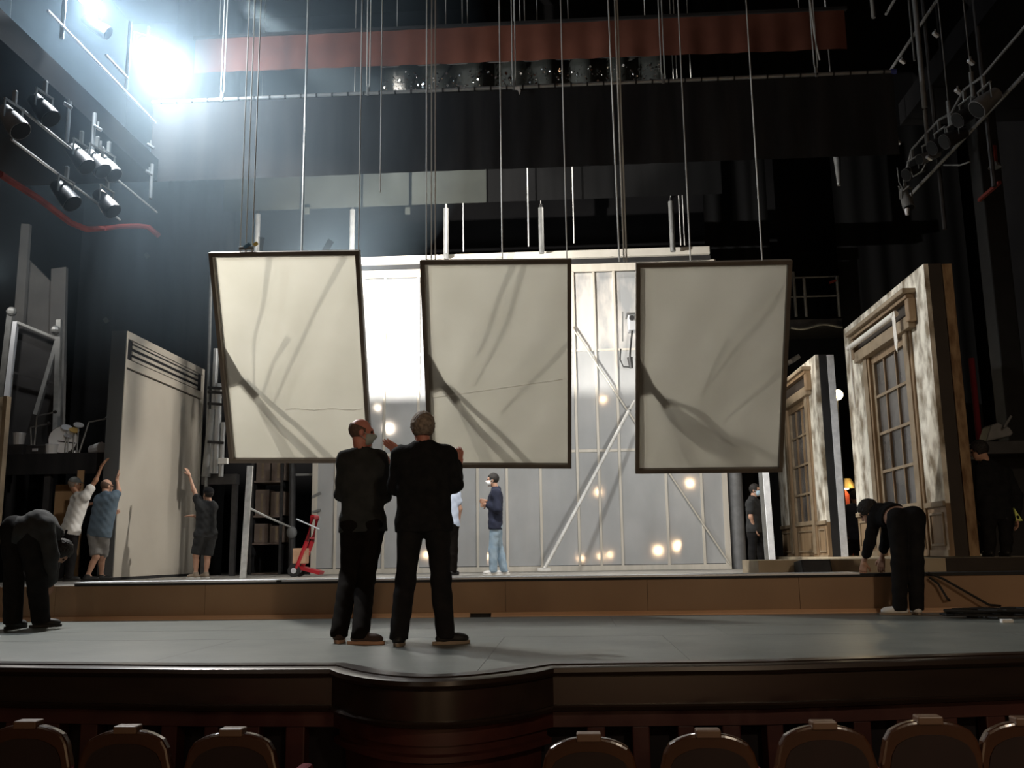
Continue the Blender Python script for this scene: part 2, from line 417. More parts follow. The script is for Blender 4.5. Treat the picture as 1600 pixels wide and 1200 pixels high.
# the house the camera stands in
MB().box((-14.4, -14, -1.2), (-14.2, 7.0, 12)).build('wall_left', 'redmahog', kind='structure')
MB().box((14.2, -14, -1.2), (14.4, 7.0, 12)).build('wall_right', 'redmahog', kind='structure')
MB().box((-14.4, -14.2, -1.2), (14.4, -14, 12)).build('wall_rear', 'redmahog', kind='structure')
MB().box((-14.4, -14, 12), (14.4, 7.0, 12.2)).build('ceiling', 'redmahog', kind='structure')
# the stage house
MB().box((-12.4, 24.6, -.1), (9.7, 24.8, 16)).build('wall_back', 'darkwall', kind='structure')
MB().box((-12.4, 6.9, -.1), (-12.2, 24.6, 16)).build('wall_left', 'darkwall', kind='structure')
MB().box((9.5, 6.9, -.1), (9.7, 24.6, 16)).build('wall_right', 'darkwall', kind='structure')
MB().box((-12.4, 7.0, 15.8), (9.7, 24.8, 16)).build('ceiling', 'darkwall', kind='structure')

# ------------------------------------------------------------------ raised platform
pf = empty('raised_platform', (-1.2, 14, 0), 'wide low platform across the stage with tan hardboard front', 'platform')
XL, XR = at(0, 940, P_Y)[0] - 3.0, at(1600, 940, P_Y)[0] + 3.0
MB().box((XL, P_Y + .35, .02), (XR, 24.4, Z_DECK)).build('deck', 'deck', pf)
cuts = [XL, at(86, 940, P_Y)[0], at(320, 940, P_Y)[0], at(790, 940, P_Y)[0], at(1012, 940, P_Y)[0], at(1250, 940, P_Y)[0], XR]
for x0, x1 in zip(cuts, cuts[1:]):
    MB().box((x0 + .002, P_Y, .035), (x1 - .002, P_Y + .02, Z_LIP - .03)).build('front_board', 'riser', pf)
MB().box((XL, P_Y + .02, .0), (XR, P_Y + .36, Z_LIP - .045)).build('front_joist', 'black', pf)
x120, x1340 = at(118, 905, P_Y)[0], at(1342, 890, P_Y)[0]
MB().box((x120, P_Y - .02, Z_LIP - .035), (XR, P_Y + .38, Z_LIP - .001)).build('black_lip', 'black', pf, bevel=.004)
xg = at(437, 905, P_Y)[0]
for x0, x1 in ((x120, xg - .03), (xg + .03, x1340)):
    MB().box((x0, P_Y - .026, Z_LIP - .010), (x1, P_Y + .38, Z_LIP + .012)).build('edge_strip', 'alu', pf, label='silver edge strip along the top of the front', bevel=.003)
MB().box((xg - .03, P_Y - .012, Z_LIP - .02), (xg + .03, P_Y + .2, Z_LIP + .010)).build('joint_bracket', 'galv', pf, label='grey bracket at the joint of the edge strip')
g0, g1 = at(735, 963, P_Y)[0], at(768, 963, P_Y)[0]
for x0, x1 in ((XL, g0), (g1, XR)):
    MB().prism([V(x0, P_Y, .0), V(x0, P_Y - .07, .0), V(x0, P_Y - .07, .012), V(x0, P_Y - .03, .045), V(x0, P_Y, .045)], V(x1 - x0, 0, 0)).build('foot_batten', 'orangewood', pf, label='orange pine batten at the foot of the front')

# ------------------------------------------------------------------ back wall of ribs and plastic sheets
WY = 19.5
bw = empty('scenery_wall', (-.97, WY, Z_DECK), 'tall scenery wall of cream ribs and grey plastic sheets upstage', 'scenery')
ztop = at(935, 412, WY)[2]; z1 = at(935, 425, WY)[2]; z2 = at(935, 547, WY)[2]; z3 = at(935, 704, WY)[2]; z4 = at(900, 884, WY)[2]
ribx = [at(x, 600, WY)[0] for x in (496, 528, 566, 601, 654, 700, 745, 790, 842, 899, 932, 964, 1034, 1088, 1124)]
for i, (x0, x1) in enumerate(zip(ribx, ribx[1:])):
    for j, (za, zb) in enumerate(((z4, z3), (z3, z2), (z2, z1))):
        MB().box((x0 + .01, WY, za + .012), (x1 - .01, WY + .01, zb - .012)).build('sheet', 'sheetp' if j == 2 and i > 7 else 'sheet', bw)
for i, x in enumerate(ribx):
    w = .055 if i in (0, len(ribx) - 1) else .026
    MB().box((x - w, WY - .035, z4), (x + w, WY - .002, ztop)).build('rib', 'rib', bw, bevel=.004)
for z, h in ((z2, .022), (z3, .028)):
    for x0, x1 in zip(ribx, ribx[1:]):
        MB().box((x0 + .03, WY - .022, z - h), (x1 - .03, WY - .003, z + h)).build('cross_batten', 'rib', bw)
MB().box((ribx[0] - .05, WY - .06, Z_DECK), (ribx[-1] + .05, WY - .002, z4)).build('bottom_rail', 'rib', bw, bevel=.006)
MB().box((ribx[0] - .05, WY - .07, z1), (ribx[-1] + .02, WY - .002, ztop)).build('top_rail', 'rib', bw, bevel=.006)
def strut(a, b_, r, name, m_, label=None):
    MB().cyl(a, b_, r, r, 8).build(name, m_, bw, label=label, smooth=True)
strut(at(893, 510, WY - .09), at(1141, 882, WY - .09), .016, 'diagonal_brace', 'rib')
# bright beam above the wall
bh = empty('flown_beam', (at(830, 395, 18.9)[0], 18.9, at(830, 400, 18.9)[2]), 'long white beam hanging level above the scenery wall', 'beam')
bl, br = at(500, 406, 18.9), at(1107, 388, 18.9)
MB().box((bl[0], 18.75, br[2] - .155), (br[0], 18.95, br[2])).build('beam_box', 'whitewood', bh, bevel=.006)
MB().box((bl[0], 18.85, br[2] - .24), (br[0] + .02, 18.93, br[2] - .157)).build('under_rail', 'black', bh)
# leaning white pole
pole = empty('stage_brace', at(850, 890, 18.3), 'long white pole leaning against the scenery wall from the floor', 'pole')
MB().cyl(at(850, 890, 18.2), at(983, 641, 18.9), .034, .034, 10).build('outer_tube', 'whitetube', pole, smooth=True)
MB().cyl(at(982, 643, 18.9), at(992, 626, 18.96), .026, .026, 10).build('inner_tube', 'whitetube', pole, smooth=True)
MB().disc(at(983, 641, 18.9), at(992, 626, 18.96) - at(983, 641, 18.9), .04, .03, 10).build('clamp_ring', 'galv', pole)
MB().box(at(850, 890, 18.2) - V(.12, .08, .02), at(850, 890, 18.2) + V(.12, .08, .03)).build('foot_plate', 'whitetube', pole)
# small camera fixture clipped by the third panel
fx = empty('wall_projector', at(988, 520, 19.0), 'small metal projector with a dangling cable on the scenery wall', 'projector')
c0 = at(989, 505, 19.1)
MB().box(c0 + V(-.10, -.1, -.16), c0 + V(.10, .25, .16)).build('housing', 'alu', fx, bevel=.02)
MB().cyl(c0 + V(-.03, -.16, .08), c0 + V(-.03, -.09, .08), .05, .05, 12).build('lens', 'instr', fx)
MB().box(c0 + V(-.13, -.1, .17), c0 + V(.12, .35, .20)).build('bracket', 'galv', fx)
MB().bar(at(973, 487, 19.2), at(973, 533, 19.2), .03, .03).build('side_arm', 'galv', fx)
c1 = at(986, 566, 19.1)
MB().cyl(c1 + V(-.02, 0, .10), c1 + V(.0, 0, -.12), .06, .04, 10).build('plug', 'instr', fx)
MB().tube([c0 + V(-.02, 0, -.16), at(985, 545, 19.1), c1 + V(-.02, 0, .1)], .022).build('cable', 'rubber', fx)
MB().tube([at(970, 545, 19.2), at(969, 562, 19.1), at(974, 573, 19.1), c1 + V(-.02, 0, -.1)], .014).build('cable', 'rubber', fx)

# lamp that washes the wall, hung behind the first panel, with its barn door
wl = empty('wash_lantern', WASH, 'black lantern hung behind the first panel washing the wall', 'lantern')
MB().box(WASH + V(-.16, -.42, -.13), WASH + V(.16, -.06, .16)).build('housing', 'instr', wl, bevel=.02)
pe = WASH[2] - (WASH[2] - at(700, 620, WY)[2]) / (WY - WASH[1]) * .45
MB().obox(V(WASH[0] + .05, WASH[1] + .20, (pe + WASH[2] - .13) / 2), V(.72, 0, 0), V(0, .25, (pe - WASH[2] + .13) / 2), V(0, 0, .004)).build('barn_door', 'instr', wl)
MB().cyl(WASH + V(0, -.25, .16), V(WASH[0], WASH[1] - .25, 15.79), .02, .02, 6).build('hanging_pipe', 'galv', wl)

for f_, w_ in zip(FILLS, ('middle', 'rightmost')):
    t = empty('backing_lantern', f_, 'black lantern hung behind the %s panel, lighting the scenery wall' % w_, 'lantern', 'lanterns behind the panels')
    MB().box(f_ + V(-.13, -.40, -.08), f_ + V(.13, -.10, .16)).build('housing', 'instr', t, bevel=.02)
    MB().cyl(f_ + V(0, -.25, .16), V(f_[0], f_[1] - .25, 15.79), .012, .012, 6).build('hanging_pipe', 'cable', t)
# added lamp in the left wing, out of view, brightening the partition
t = empty('wing_lamp', V(-11.2, 17.4, 6.4), 'caged work lamp hanging in the left wing', 'lamp')
MB().cyl(V(-11.2, 17.4, 6.45), V(-11.2, 17.4, 6.75), .12, .05, 10).build('shade', 'instr', t); MB().cyl(V(-11.2, 17.4, 6.75), V(-11.2, 17.4, 15.79), .01, .01, 5).build('flex', 'cable', t)

# ------------------------------------------------------------------ three hanging panels
def canvas_depth(u, v, k):
    z = .010 * math.sin(6.3 * (u * .8 - v * 1.1) + k) + .006 * math.sin(15 * (u + .7 * v) + 2 * k)
    return z * math.sin(math.pi * u) ** .5 * math.sin(math.pi * v) ** .5 if 0 < u < 1 and 0 < v < 1 else 0
PAN = [((325, 395), (563, 392), (358, 724), (578, 724)), ((657, 408), (893, 405), (668, 731), (893, 733)), ((995, 412), (1240, 407), (992, 741), (1222, 738))]
PLAB = ['leftmost hanging panel of stretched muslin in a dark frame, the brightest', 'middle hanging panel of stretched muslin in a dark frame', 'rightmost hanging panel of stretched muslin in a dark frame, the dimmest']
PANEL_TOPS = []
for k, (tl, tr, bl_, br_) in enumerate(PAN):
    TL, TR, BL, BR = at(*tl, 12.05), at(*tr, 12.05), at(*bl_, 13.3), at(*br_, 13.3)
    ex = ((TR - TL) + (BR - BL)) / 2; W = np.linalg.norm(ex); ex = ex / W
    ey = ((BL - TL) + (BR - TR)) / 2; ey = ey - ex * (ey @ ex); H = np.linalg.norm(ey); ey = ey / H
    n = np.cross(ey, ex); n = n if n[1] < 0 else -n           # towards the house
    O = (TL + TR + BL + BR) / 4 - ex * W / 2 - ey * H / 2
    Q = lambda u, v, h=0: O + ex * u * W + ey * v * H + n * h
    root = empty('flown_screen', Q(.5, 1), PLAB[k], 'scenery panel', 'hanging muslin panels')
    fwid, fd = .055, .125
    for nm, a, c, ax in (('frame_rail', (0, 0), (1, 0), 0), ('frame_rail', (0, 1), (1, 1), 0), ('frame_stile', (0, 0), (0, 1), 1), ('frame_stile', (1, 0), (1, 1), 1)):
        p, q = Q(*a), Q(*c)
        if ax == 0:
            s = ey * fwid / 2 * (1 if a[1] == 0 else -1); bb = MB().obox((p + q) / 2 + s - n * fd / 2, ex * W / 2, ey * fwid / 2, n * fd / 2)
        else:
            s = ex * fwid / 2 * (1 if a[0] == 0 else -1); bb = MB().obox((p + q) / 2 + s - n * fd / 2, ex * fwid / 2, ey * (H / 2 - fwid), n * fd / 2)
        bb.build(nm, 'frame', root, bevel=.005)
    nu, nv = 40, 56; u0_, v0_ = fwid / W, fwid / H
    vs = []; fs = []
    for j in range(nv + 1):
        for i in range(nu + 1):
            u, v = i / nu, j / nv
            vs.append(Q(u0_ + u * (1 - 2 * u0_), v0_ + v * (1 - 2 * v0_), -.085 + canvas_depth(u, v, k)))
    fs = [[j * (nu + 1) + i, j * (nu + 1) + i + 1, (j + 1) * (nu + 1) + i + 1, (j + 1) * (nu + 1) + i] for j in range(nv) for i in range(nu)]
    MB().add(vs, fs).build('canvas', 'canvas', root, smooth='all', recalc=False)
    lampv = LAMP + dL * .16
    def cast(u, v, h):                    # a point h behind the canvas whose shadow falls on (u, v)
        p = Q(u, v, -.085); d = lampv - p; t = h / (-(d @ n)); return p + d * t
    hs = [1, .5, .30][k]
    def plate(pts, h0, h1, name, m_):
        N_ = len(pts); P3 = [cast(u, v, h0 + (h1 - h0) * i / max(N_ - 1, 1) if h1 != h0 else h0) for i, (u, v) in enumerate(pts)]
        MB().prism(P3, -n * .006).build(name, m_, root)
    def strap(pts, w, h0, h1, name, m_):
        L_, R_ = [], []
        P3 = [cast(u, v, hs * (h0 + (h1 - h0) * i / (len(pts) - 1))) for i, (u, v) in enumerate(pts)]
        for i, p in enumerate(P3):
            d = unit(P3[min(i + 1, len(P3) - 1)] - P3[max(i - 1, 0)]); s = unit(np.cross(d, n))
            ww = w[i] if isinstance(w, (list, tuple)) else w
            L_.append(p + s * ww / 2); R_.append(p - s * ww / 2)
        N_ = len(P3); vs = L_ + R_ + [q - n * .004 for q in L_ + R_]
        fs = [[i, i + 1, N_ + i + 1, N_ + i] for i in range(N_ - 1)] + [[2 * N_ + i, 3 * N_ + i, 3 * N_ + i + 1, 2 * N_ + i + 1] for i in range(N_ - 1)]
        MB().add(vs, fs).build(name, m_, root, recalc=False)
    dk = .01 * (k - 1)
    plate([(.035, .44), (.13, .575), (.24, .67), (.20, .69), (.12, .615), (.035, .635)], .016, .016, 'corner_gusset', 'gusset')  # added hidden cloth pieces from here on, shaped like the shade they cast
    strap([(.12, .60), (.26, .73), (.36, .82), (.60, 1.0)] if k < 2 else [(.2, .66), (.3, .74), (.5, .85), (.8, .97)], [.12, .10, .10, .13] if k < 2 else [.16, .24, .30, .22], .06, .35, 'brace_strap', 'gauze2' if k < 2 else 'gauze3')
    strap([(.16, .595), (.30, .70), (.50, .83), (.72, 1.0)] if k < 2 else [(.2, .64), (.45, .72), (.62, .84), (1.0, .95)], [.05, .07, .07, .10] if k < 2 else [.06, .10, .12, .10], .08, .40, 'brace_strap', 'gauze2' if k < 2 else 'gauze3')
    strap([(.24, .72), (.34, .86), (.42, 1.0)], [.10, .16, .16], .3, .4, 'brace_strap', 'gauze')
    if k == 0:
        for pts in ([(.40, .0), (.32, .25), (.24, .40), (.21, .62)], [(.90, .02), (.66, .28), (.50, .5), (.33, .72)], [(.48, .40), (.36, .52), (.27, .66)]):
            strap(pts, [.09, .05, .05, .03][:len(pts)], .25, .3, 'gauze_strip', 'gauze')
    elif k == 1:
        for pts in ([(.70, .0), (.58, .25), (.46, .43), (.34, .60)], [(.62, .02), (.50, .2), (.40, .4), (.36, .45)], [(1.0, .38), (.74, .56), (.52, .74)]):
            strap(pts, [.09, .06, .05, .03][:len(pts)], .25, .3, 'gauze_strip', 'gauze')
    else:
        for pts in ([(1.0, .06), (.86, .26), (.64, .42), (.46, .6)], [(.62, .36), (.52, .48), (.46, .62)], [(1.0, .5), (.8, .62), (.6, .74)]):
            strap(pts, [.10, .07, .05, .03][:len(pts)], .25, .3, 'gauze_strip', 'gauze')
    if k == 0:
        MB().tube([Q(.42 + .0525 * i, .742 - .004 * math.sin(i * 1.3), -.072) for i in range(11)], .005, 5).build('seam', 'seam', root, label='pale wavy seam across the muslin')
    if k == 1:
        MB().tube([Q(.05 + .045 * i, .655 - .0045 * i, -.072) for i in range(21)], .003, 5).build('seam', 'seam', root, label='thin straight seam across the muslin')
    PANEL_TOPS.append((Q, W, H, n))

# little grip on the right edge of the first panel
Q = PANEL_TOPS[0][0]
gp = empty('pipe_grip', Q(1.02, .465, -.05), 'little grey grip clamped to the right edge of the leftmost panel', 'clamp')
pc = Q(1.0, .475, -.05)
MB().bar(pc, pc + V(.10, 0, .05), .07, .06).build('jaw', 'galv', gp, bevel=.01)
MB().cyl(pc + V(.06, -.02, .03), pc + V(.16, -.02, .09), .035, .03, 10).build('handle', 'galv', gp)

# ------------------------------------------------------------------ added bluish volume standing in for lens glare round the lamps
hm = bpy.data.materials.new('lamp_haze'); hm.use_nodes = True; nt = hm.node_tree; nt.nodes.remove(nt.nodes['Principled BSDF'])
HR_ = 5.9
tc = nt.nodes.new('ShaderNodeTexCoord'); mp = nt.nodes.new('ShaderNodeMapping'); mp.inputs['Scale'].default_value = (1 / HR_,) * 3
gr = nt.nodes.new('ShaderNodeTexGradient'); gr.gradient_type = 'SPHERICAL'
mu = nt.nodes.new('ShaderNodeMath'); mu.operation = 'MULTIPLY'; mu.inputs[1].default_value = .055; pw_ = nt.nodes.new('ShaderNodeMath'); pw_.operation = 'POWER'; pw_.inputs[1].default_value = .7
vs_ = nt.nodes.new('ShaderNodeVolumeScatter'); vs_.inputs['Color'].default_value = (.58, .80, 1, 1); vs_.inputs['Anisotropy'].default_value = 0.0
nt.links.new(tc.outputs['Object'], mp.inputs['Vector']); nt.links.new(mp.outputs['Vector'], gr.inputs['Vector']); nt.links.new(gr.outputs['Fac'], pw_.inputs[0]); nt.links.new(pw_.outputs[0], mu.inputs[0])
nt.links.new(mu.outputs[0], vs_.inputs['Density']); nt.links.new(vs_.outputs[0], nt.nodes['Material Output'].inputs['Volume'])
M['haze'] = hm
MB().ball(LAMP, HR_, 24, 14).build('haze', 'haze', label='thin bluish haze glowing around the lamps at top left', cat='haze', kind='stuff', loc=LAMP)

# ------------------------------------------------------------------ cables that carry the panels
WIRE = []
def wire(px, py, Y, ztop_=15.79, r=.008, name='flying_cable', label='', dx=0.0, group='flying cables'):
    p = at(px, py, Y); q = V(p[0] + dx, Y, ztop_)
    mid = (p + q) / 2 + V(dx * .2, 0, 0)
    MB().tube([p, mid, q], r, 6).build(name, 'cable', label=label, cat='cable', group=group, loc=p)
lay = ['first', 'second', 'third', 'fourth']
for k, pxs in enumerate([[375, 384, 394], [560], [666, 674, 680], [886], [968, 975, 979], [1191]]):
    side = ['at the left corner of the leftmost panel', 'at the right corner of the leftmost panel', 'at the left corner of the middle panel', 'at the right corner of the middle panel', 'left of the rightmost panel', 'at the right corner of the rightmost panel'][k]
    for j, px in enumerate(pxs):
        lab = 'thin grey flying cable ' + side if len(pxs) == 1 else '%s thin cable %s' % (lay[j], side)
        wire(px, 395 if k < 2 else 409, 12.11, label=lab, r=.009 if k != 4 else .012, dx=-.07 if (k, j) == (4, 0) else 0)
wire(594, 300, 12.15, label='lone thin cable passing between the left and middle panels', dx=0)
# clips with yellow and blue tape on the leftmost panel
cl = empty('rigging_clip', at(386, 388, 12.10), 'rigging clip wrapped in blue and yellow tape on the leftmost panel', 'clip')
pa = at(385, 388, 12.10)
MB().bar(pa + V(-.1, 0, 0), pa + V(.1, 0, 0), .05, .04).build('shackle', 'galv', cl, bevel=.008)
MB().bar(pa + V(-.02, -.03, .0), pa + V(.06, -.03, .05), .03, .04).build('blue_tape', mat('blue_tape', (.12, .25, .38), .6), cl)
MB().bar(pa + V(.11, -.03, .03), pa + V(.16, -.03, .06), .03, .04).build('yellow_tape', mat('yellow_tape', (.75, .55, .12), .6), cl)

# ------------------------------------------------------------------ header and borders
HY = 15.6
hb = empty('black_border', (-.7, HY, 6.5), 'wide black border cloth tied to a pipe above the panels', 'border cloth')
xl, xr_ = at(240, 158, HY)[0], at(1394, 108, HY)[0]; zt, zb = at(815, 136, HY)[2], at(815, 263, HY)[2]
vs = []; nx = 160
for j in range(5):
    for i in range(nx + 1):
        x = xl + (xr_ - xl) * i / nx
        vs.append(V(x, HY + .006 * math.sin(i * .9) * (j / 4) ** .5 + .008 * math.sin(i * .11 + j), zt - .03 - (zt - zb - .03) * j / 4))
fs = [[j * (nx + 1) + i, j * (nx + 1) + i + 1, (j + 1) * (nx + 1) + i + 1, (j + 1) * (nx + 1) + i] for j in range(4) for i in range(nx)]
MB().add(vs, fs).build('cloth', 'blackcloth', hb, smooth='all', recalc=False)
MB().cyl((xl - .02, HY, zt), (xr_, HY, zt), .035, .035, 12).build('batten_pipe', 'rail', hb, smooth=True)
MB().cyl((xr_ - .03, HY, zt), (xr_ + .06, HY, zt), .045, .045, 10).build('end_cap', mat('blue_end_cap', (.05, .07, .30), .5), hb, label='blue end cap on the pipe')
for i in range(46):
    x = xl + .15 + (xr_ - xl - .3) * i / 45
    MB().disc((x, HY, zt), (1, 0, 0), .042, .03, 8).build('tie', 'tie', hb)
tp = at(809, 140, HY - .04)
MB().prism([tp + V(-.05, 0, .05), tp + V(.03, 0, .06), tp + V(.05, 0, -.02), tp + V(.03, 0, -.10), tp + V(.0, 0, -.01), tp + V(-.05, 0, .0)], V(0, .006, 0)).build('white_tape', 'tape', hb, label='scrap of white tape hanging from the pipe')
for i, (px, py) in enumerate([(347, 148), (575, 146), (803, 131), (1036, 122), (1275, 110)]):
    p = at(px, py, HY)
    MB().tube([V(p[0] - .025, HY, 15.79), V(p[0] - .025, HY, zt + .2), V(p[0], HY, zt)], .011).build('pipe_sling', 'cable', hb)
    MB().tube([V(p[0] + .03, HY, 15.79), V(p[0] + .03, HY, zt + .2), V(p[0] + .012, HY, zt)], .011).build('pipe_sling', 'cable', hb)
    MB().bar((p[0], HY, zt - .05), (p[0], HY, zt + .12), .07, .05).build('pipe_clamp', 'galv', hb, bevel=.01)

def drape(name, m_, pxl, pxr, ytop, ybot, Y, fold, lab, cat, skew=0):
    a, c = at(pxl, ybot, Y), at(pxr, ybot + skew, Y); zt_ = at(pxl, ytop, Y)[2]
    nx = max(30, int((c[0] - a[0]) * 14)); vs = []
    for j in range(5):
        for i in range(nx + 1):
            t = i / nx; x = a[0] + (c[0] - a[0]) * t
            w = fold * (math.sin(i * .85) + .5 * math.sin(i * .37 + 1)) * (.4 + .6 * j / 4)
            vs.append(V(x, Y + w, zt_ + (a[2] + (c[2] - a[2]) * t - zt_) * j / 4))
    fs = [[j * (nx + 1) + i, j * (nx + 1) + i + 1, (j + 1) * (nx + 1) + i + 1, (j + 1) * (nx + 1) + i] for j in range(4) for i in range(nx)]
    return MB().add(vs, fs).build(name, m_, label=lab, cat=cat, smooth='all', recalc=False)
# rust red border above and behind the black one
r_ = drape('red_border', 'redbrown', 303, 1324, 62, 114, 16.6, .012, 'long rust red border cloth above the black border pipe', 'border cloth', -38)
MB().box((at(303, 62, 16.6)[0], 16.56, at(303, 62, 16.6)[2]), (at(1324, 30, 16.6)[0], 16.64, at(303, 62, 16.6)[2] + .06)).build('border_pipe', 'black', r_)
for t in (.04, .5, .93):
    x_ = at(303, 62, 16.6)[0] * (1 - t) + at(1324, 30, 16.6)[0] * t; MB().cyl((x_, 16.6, at(303, 62, 16.6)[2] + .05), (x_, 16.6, 15.79), .008, .008, 5).build('sling', 'cable', r_)
tw = at(1273, 62, 16.4)
MB().tube([V(tw[0] - .05, tw[1], 15.79), tw + V(-.03, 0, .75), tw + V(0, 0, .1), tw + V(.02, 0, -.1), tw + V(.06, 0, -.4)], .014).build('hemp_rope', 'cable', label='pale knotted rope hanging over the right end of the red border', cat='rope')
# dark glittering drape
gd = empty('sequin_drape', at(815, 140, 17.3), 'dark drape with glittering silver sequins behind the border pipe', 'drape')
ga, gc = at(598, 160, 17.3), at(1035, 150, 17.3); gz = 10.15; vs = []; nx = 170
gy = lambda x: 17.3 + .07 * math.sin(x * 9) + .04 * math.sin(x * 5.3 + 1)
for j in range(2):
    for i in range(nx + 1):
        x = ga[0] + (gc[0] - ga[0]) * i / nx; vs.append(V(x, gy(x), [gz, 8.7][j]))
MB().add(vs, [[i, i + 1, nx + 2 + i, nx + 1 + i] for i in range(nx)]).build('cloth', 'glitter', gd, smooth='all', recalc=False)
MB().cyl((ga[0] - .05, 17.3, gz), (gc[0] + .05, 17.3, gz), .03, .03, 8).build('drape_pipe', 'black', gd)
for t in (.05, .5, .95): MB().cyl((ga[0] + (gc[0] - ga[0]) * t, 17.3, gz), (ga[0] + (gc[0] - ga[0]) * t, 17.3, 15.79), .008, .008, 5).build('sling', 'cable', gd)
sq = MB()
for i in range(1500):
    x = ga[0] + (gc[0] - ga[0]) * random.random(); z = 8.85 + 1.1 * random.random(); s = .012 + .020 * random.random() ** 3
    n_ = unit(V(random.gauss(0, .6), -1, random.gauss(0, .6))); a_, b_ = frame_of(n_)
    c_ = V(x, gy(x) - .03, z); sq.add([c_ + a_ * s, c_ + b_ * s, c_ - a_ * s, c_ - b_ * s], [[0, 1, 2, 3]])
sq.build('sequins', 'sequin', gd, kind='stuff', recalc=False)
# grey-green border upstage, in hung widths
gb = empty('green_border', at(500, 328, 18.1), 'grey green border of hung cloth widths above the scenery wall', 'border cloth')
for (a, c, dz) in ((347, 467, 0), (470, 563, 0), (566, 638, 0), (643, 760, 0), (763, 960, 0), (963, 1130, 0)):
    zb_ = at(347, 330, 18.1)[2]; xa, xc = at(a, 330, 18.1)[0], at(c, 330, 18.1)[0]; vs = []
    for j in range(2):
        for i in range(9):
            vs.append(V(xa + (xc - xa) * i / 8, 18.1 + .008 * math.sin(i * 1.7 + a) + .02 * (a % 3), [9.0, zb_][j]))
    MB().add(vs, [[i, i + 1, 10 + i, 9 + i] for i in range(8)]).build('cloth_width', 'greenborder' if a < 700 else 'sidecloth', gb, smooth='all', recalc=False)  # right widths switched to near-black cloth for the fading light
g0_, g1_ = at(347, 330, 18.1)[0], at(1130, 330, 18.1)[0]
MB().cyl((g0_, 18.1, 9.0), (g1_, 18.1, 9.0), .03, .03, 8).build('border_pipe', 'black', gb)
for t in (.05, .5, .95): MB().cyl((g0_ + (g1_ - g0_) * t, 18.1, 9.0), (g0_ + (g1_ - g0_) * t, 18.1, 15.79), .008, .008, 5).build('sling', 'cable', gb)
for px in (480, 637):
    p = at(px, 328, 18.05); MB().box(p + V(-.05, -.02, -.09), p + V(.05, .02, .05)).build('bottom_weight', 'greenborder', gb)
# black masking cloths at the sides
drape('masking_curtain', 'sidecloth', 232, 345, -60, 905, 20.5, .05, 'tall black masking cloth hanging left of the leftmost panel', 'masking cloth')
drape('masking_curtain', 'sidecloth', 1128, 1235, -60, 890, 22.5, .05, 'black masking cloth hanging behind the right end of the scenery wall', 'masking cloth')
drape('masking_curtain', 'sidecloth', 92, 236, 300, 893, 21.0, .05, 'broad black masking cloth behind the beige flat', 'masking cloth')
drape('masking_curtain', 'sidecloth', 1345, 1560, 200, 880, 21.5, .05, 'broad black masking cloth behind the large window flat', 'masking cloth')

# ropes and tubes hanging upstage above the wall
for i, (px, y1, Y, lab) in enumerate([(697, 395, 18.5, 'under the grey green border'), (724, 393, 18.2, 'right of the middle panel\'s left corner'), (826, 385, 18.0, 'above the middle panel'), (897, 380, 18.0, 'above the right edge of the middle panel'), (1064, 383, 18.2, 'above the right end of the white beam'), (1070, 383, 18.3, 'last before the end of the white beam')]):
    wire(px, y1, Y, 15.79, .012, 'hanging_rope', 'thin dark rope %s' % lab, group='ropes above the white beam')
for i, (px, y0, y1, lab) in enumerate([(403, 335, 392, 'above the leftmost panel, near its left corner'), (551, 328, 392, 'above the right corner of the leftmost panel'), (697, 326, 396, 'above the left part of the middle panel'), (845, 325, 388, 'above the right part of the middle panel'), (1048, 315, 385, 'above the left part of the rightmost panel')]):
    t_ = empty('hanging_tube', at(px, y1, 18.6), 'grey tube lamp hanging upright ' + lab, 'tube', 'tubes hanging behind the border')
    a_, c_ = at(px, y1 + 8, 18.6), at(px, y0, 18.6)
    MB().cyl(V(c_[0], 18.6, a_[2]), V(c_[0], 18.6, c_[2]), .055, .055, 10).build('tube_body', 'galv', t_, smooth=True)
    MB().cyl(V(c_[0], 18.6, c_[2]), V(c_[0], 18.6, c_[2] + .08), .03, .03, 8).build('end_cap', 'black', t_)
    MB().cyl(V(c_[0], 18.6, c_[2] + .08), V(c_[0], 18.6, 15.79), .008, .008, 5).build('hanger', 'cable', t_)

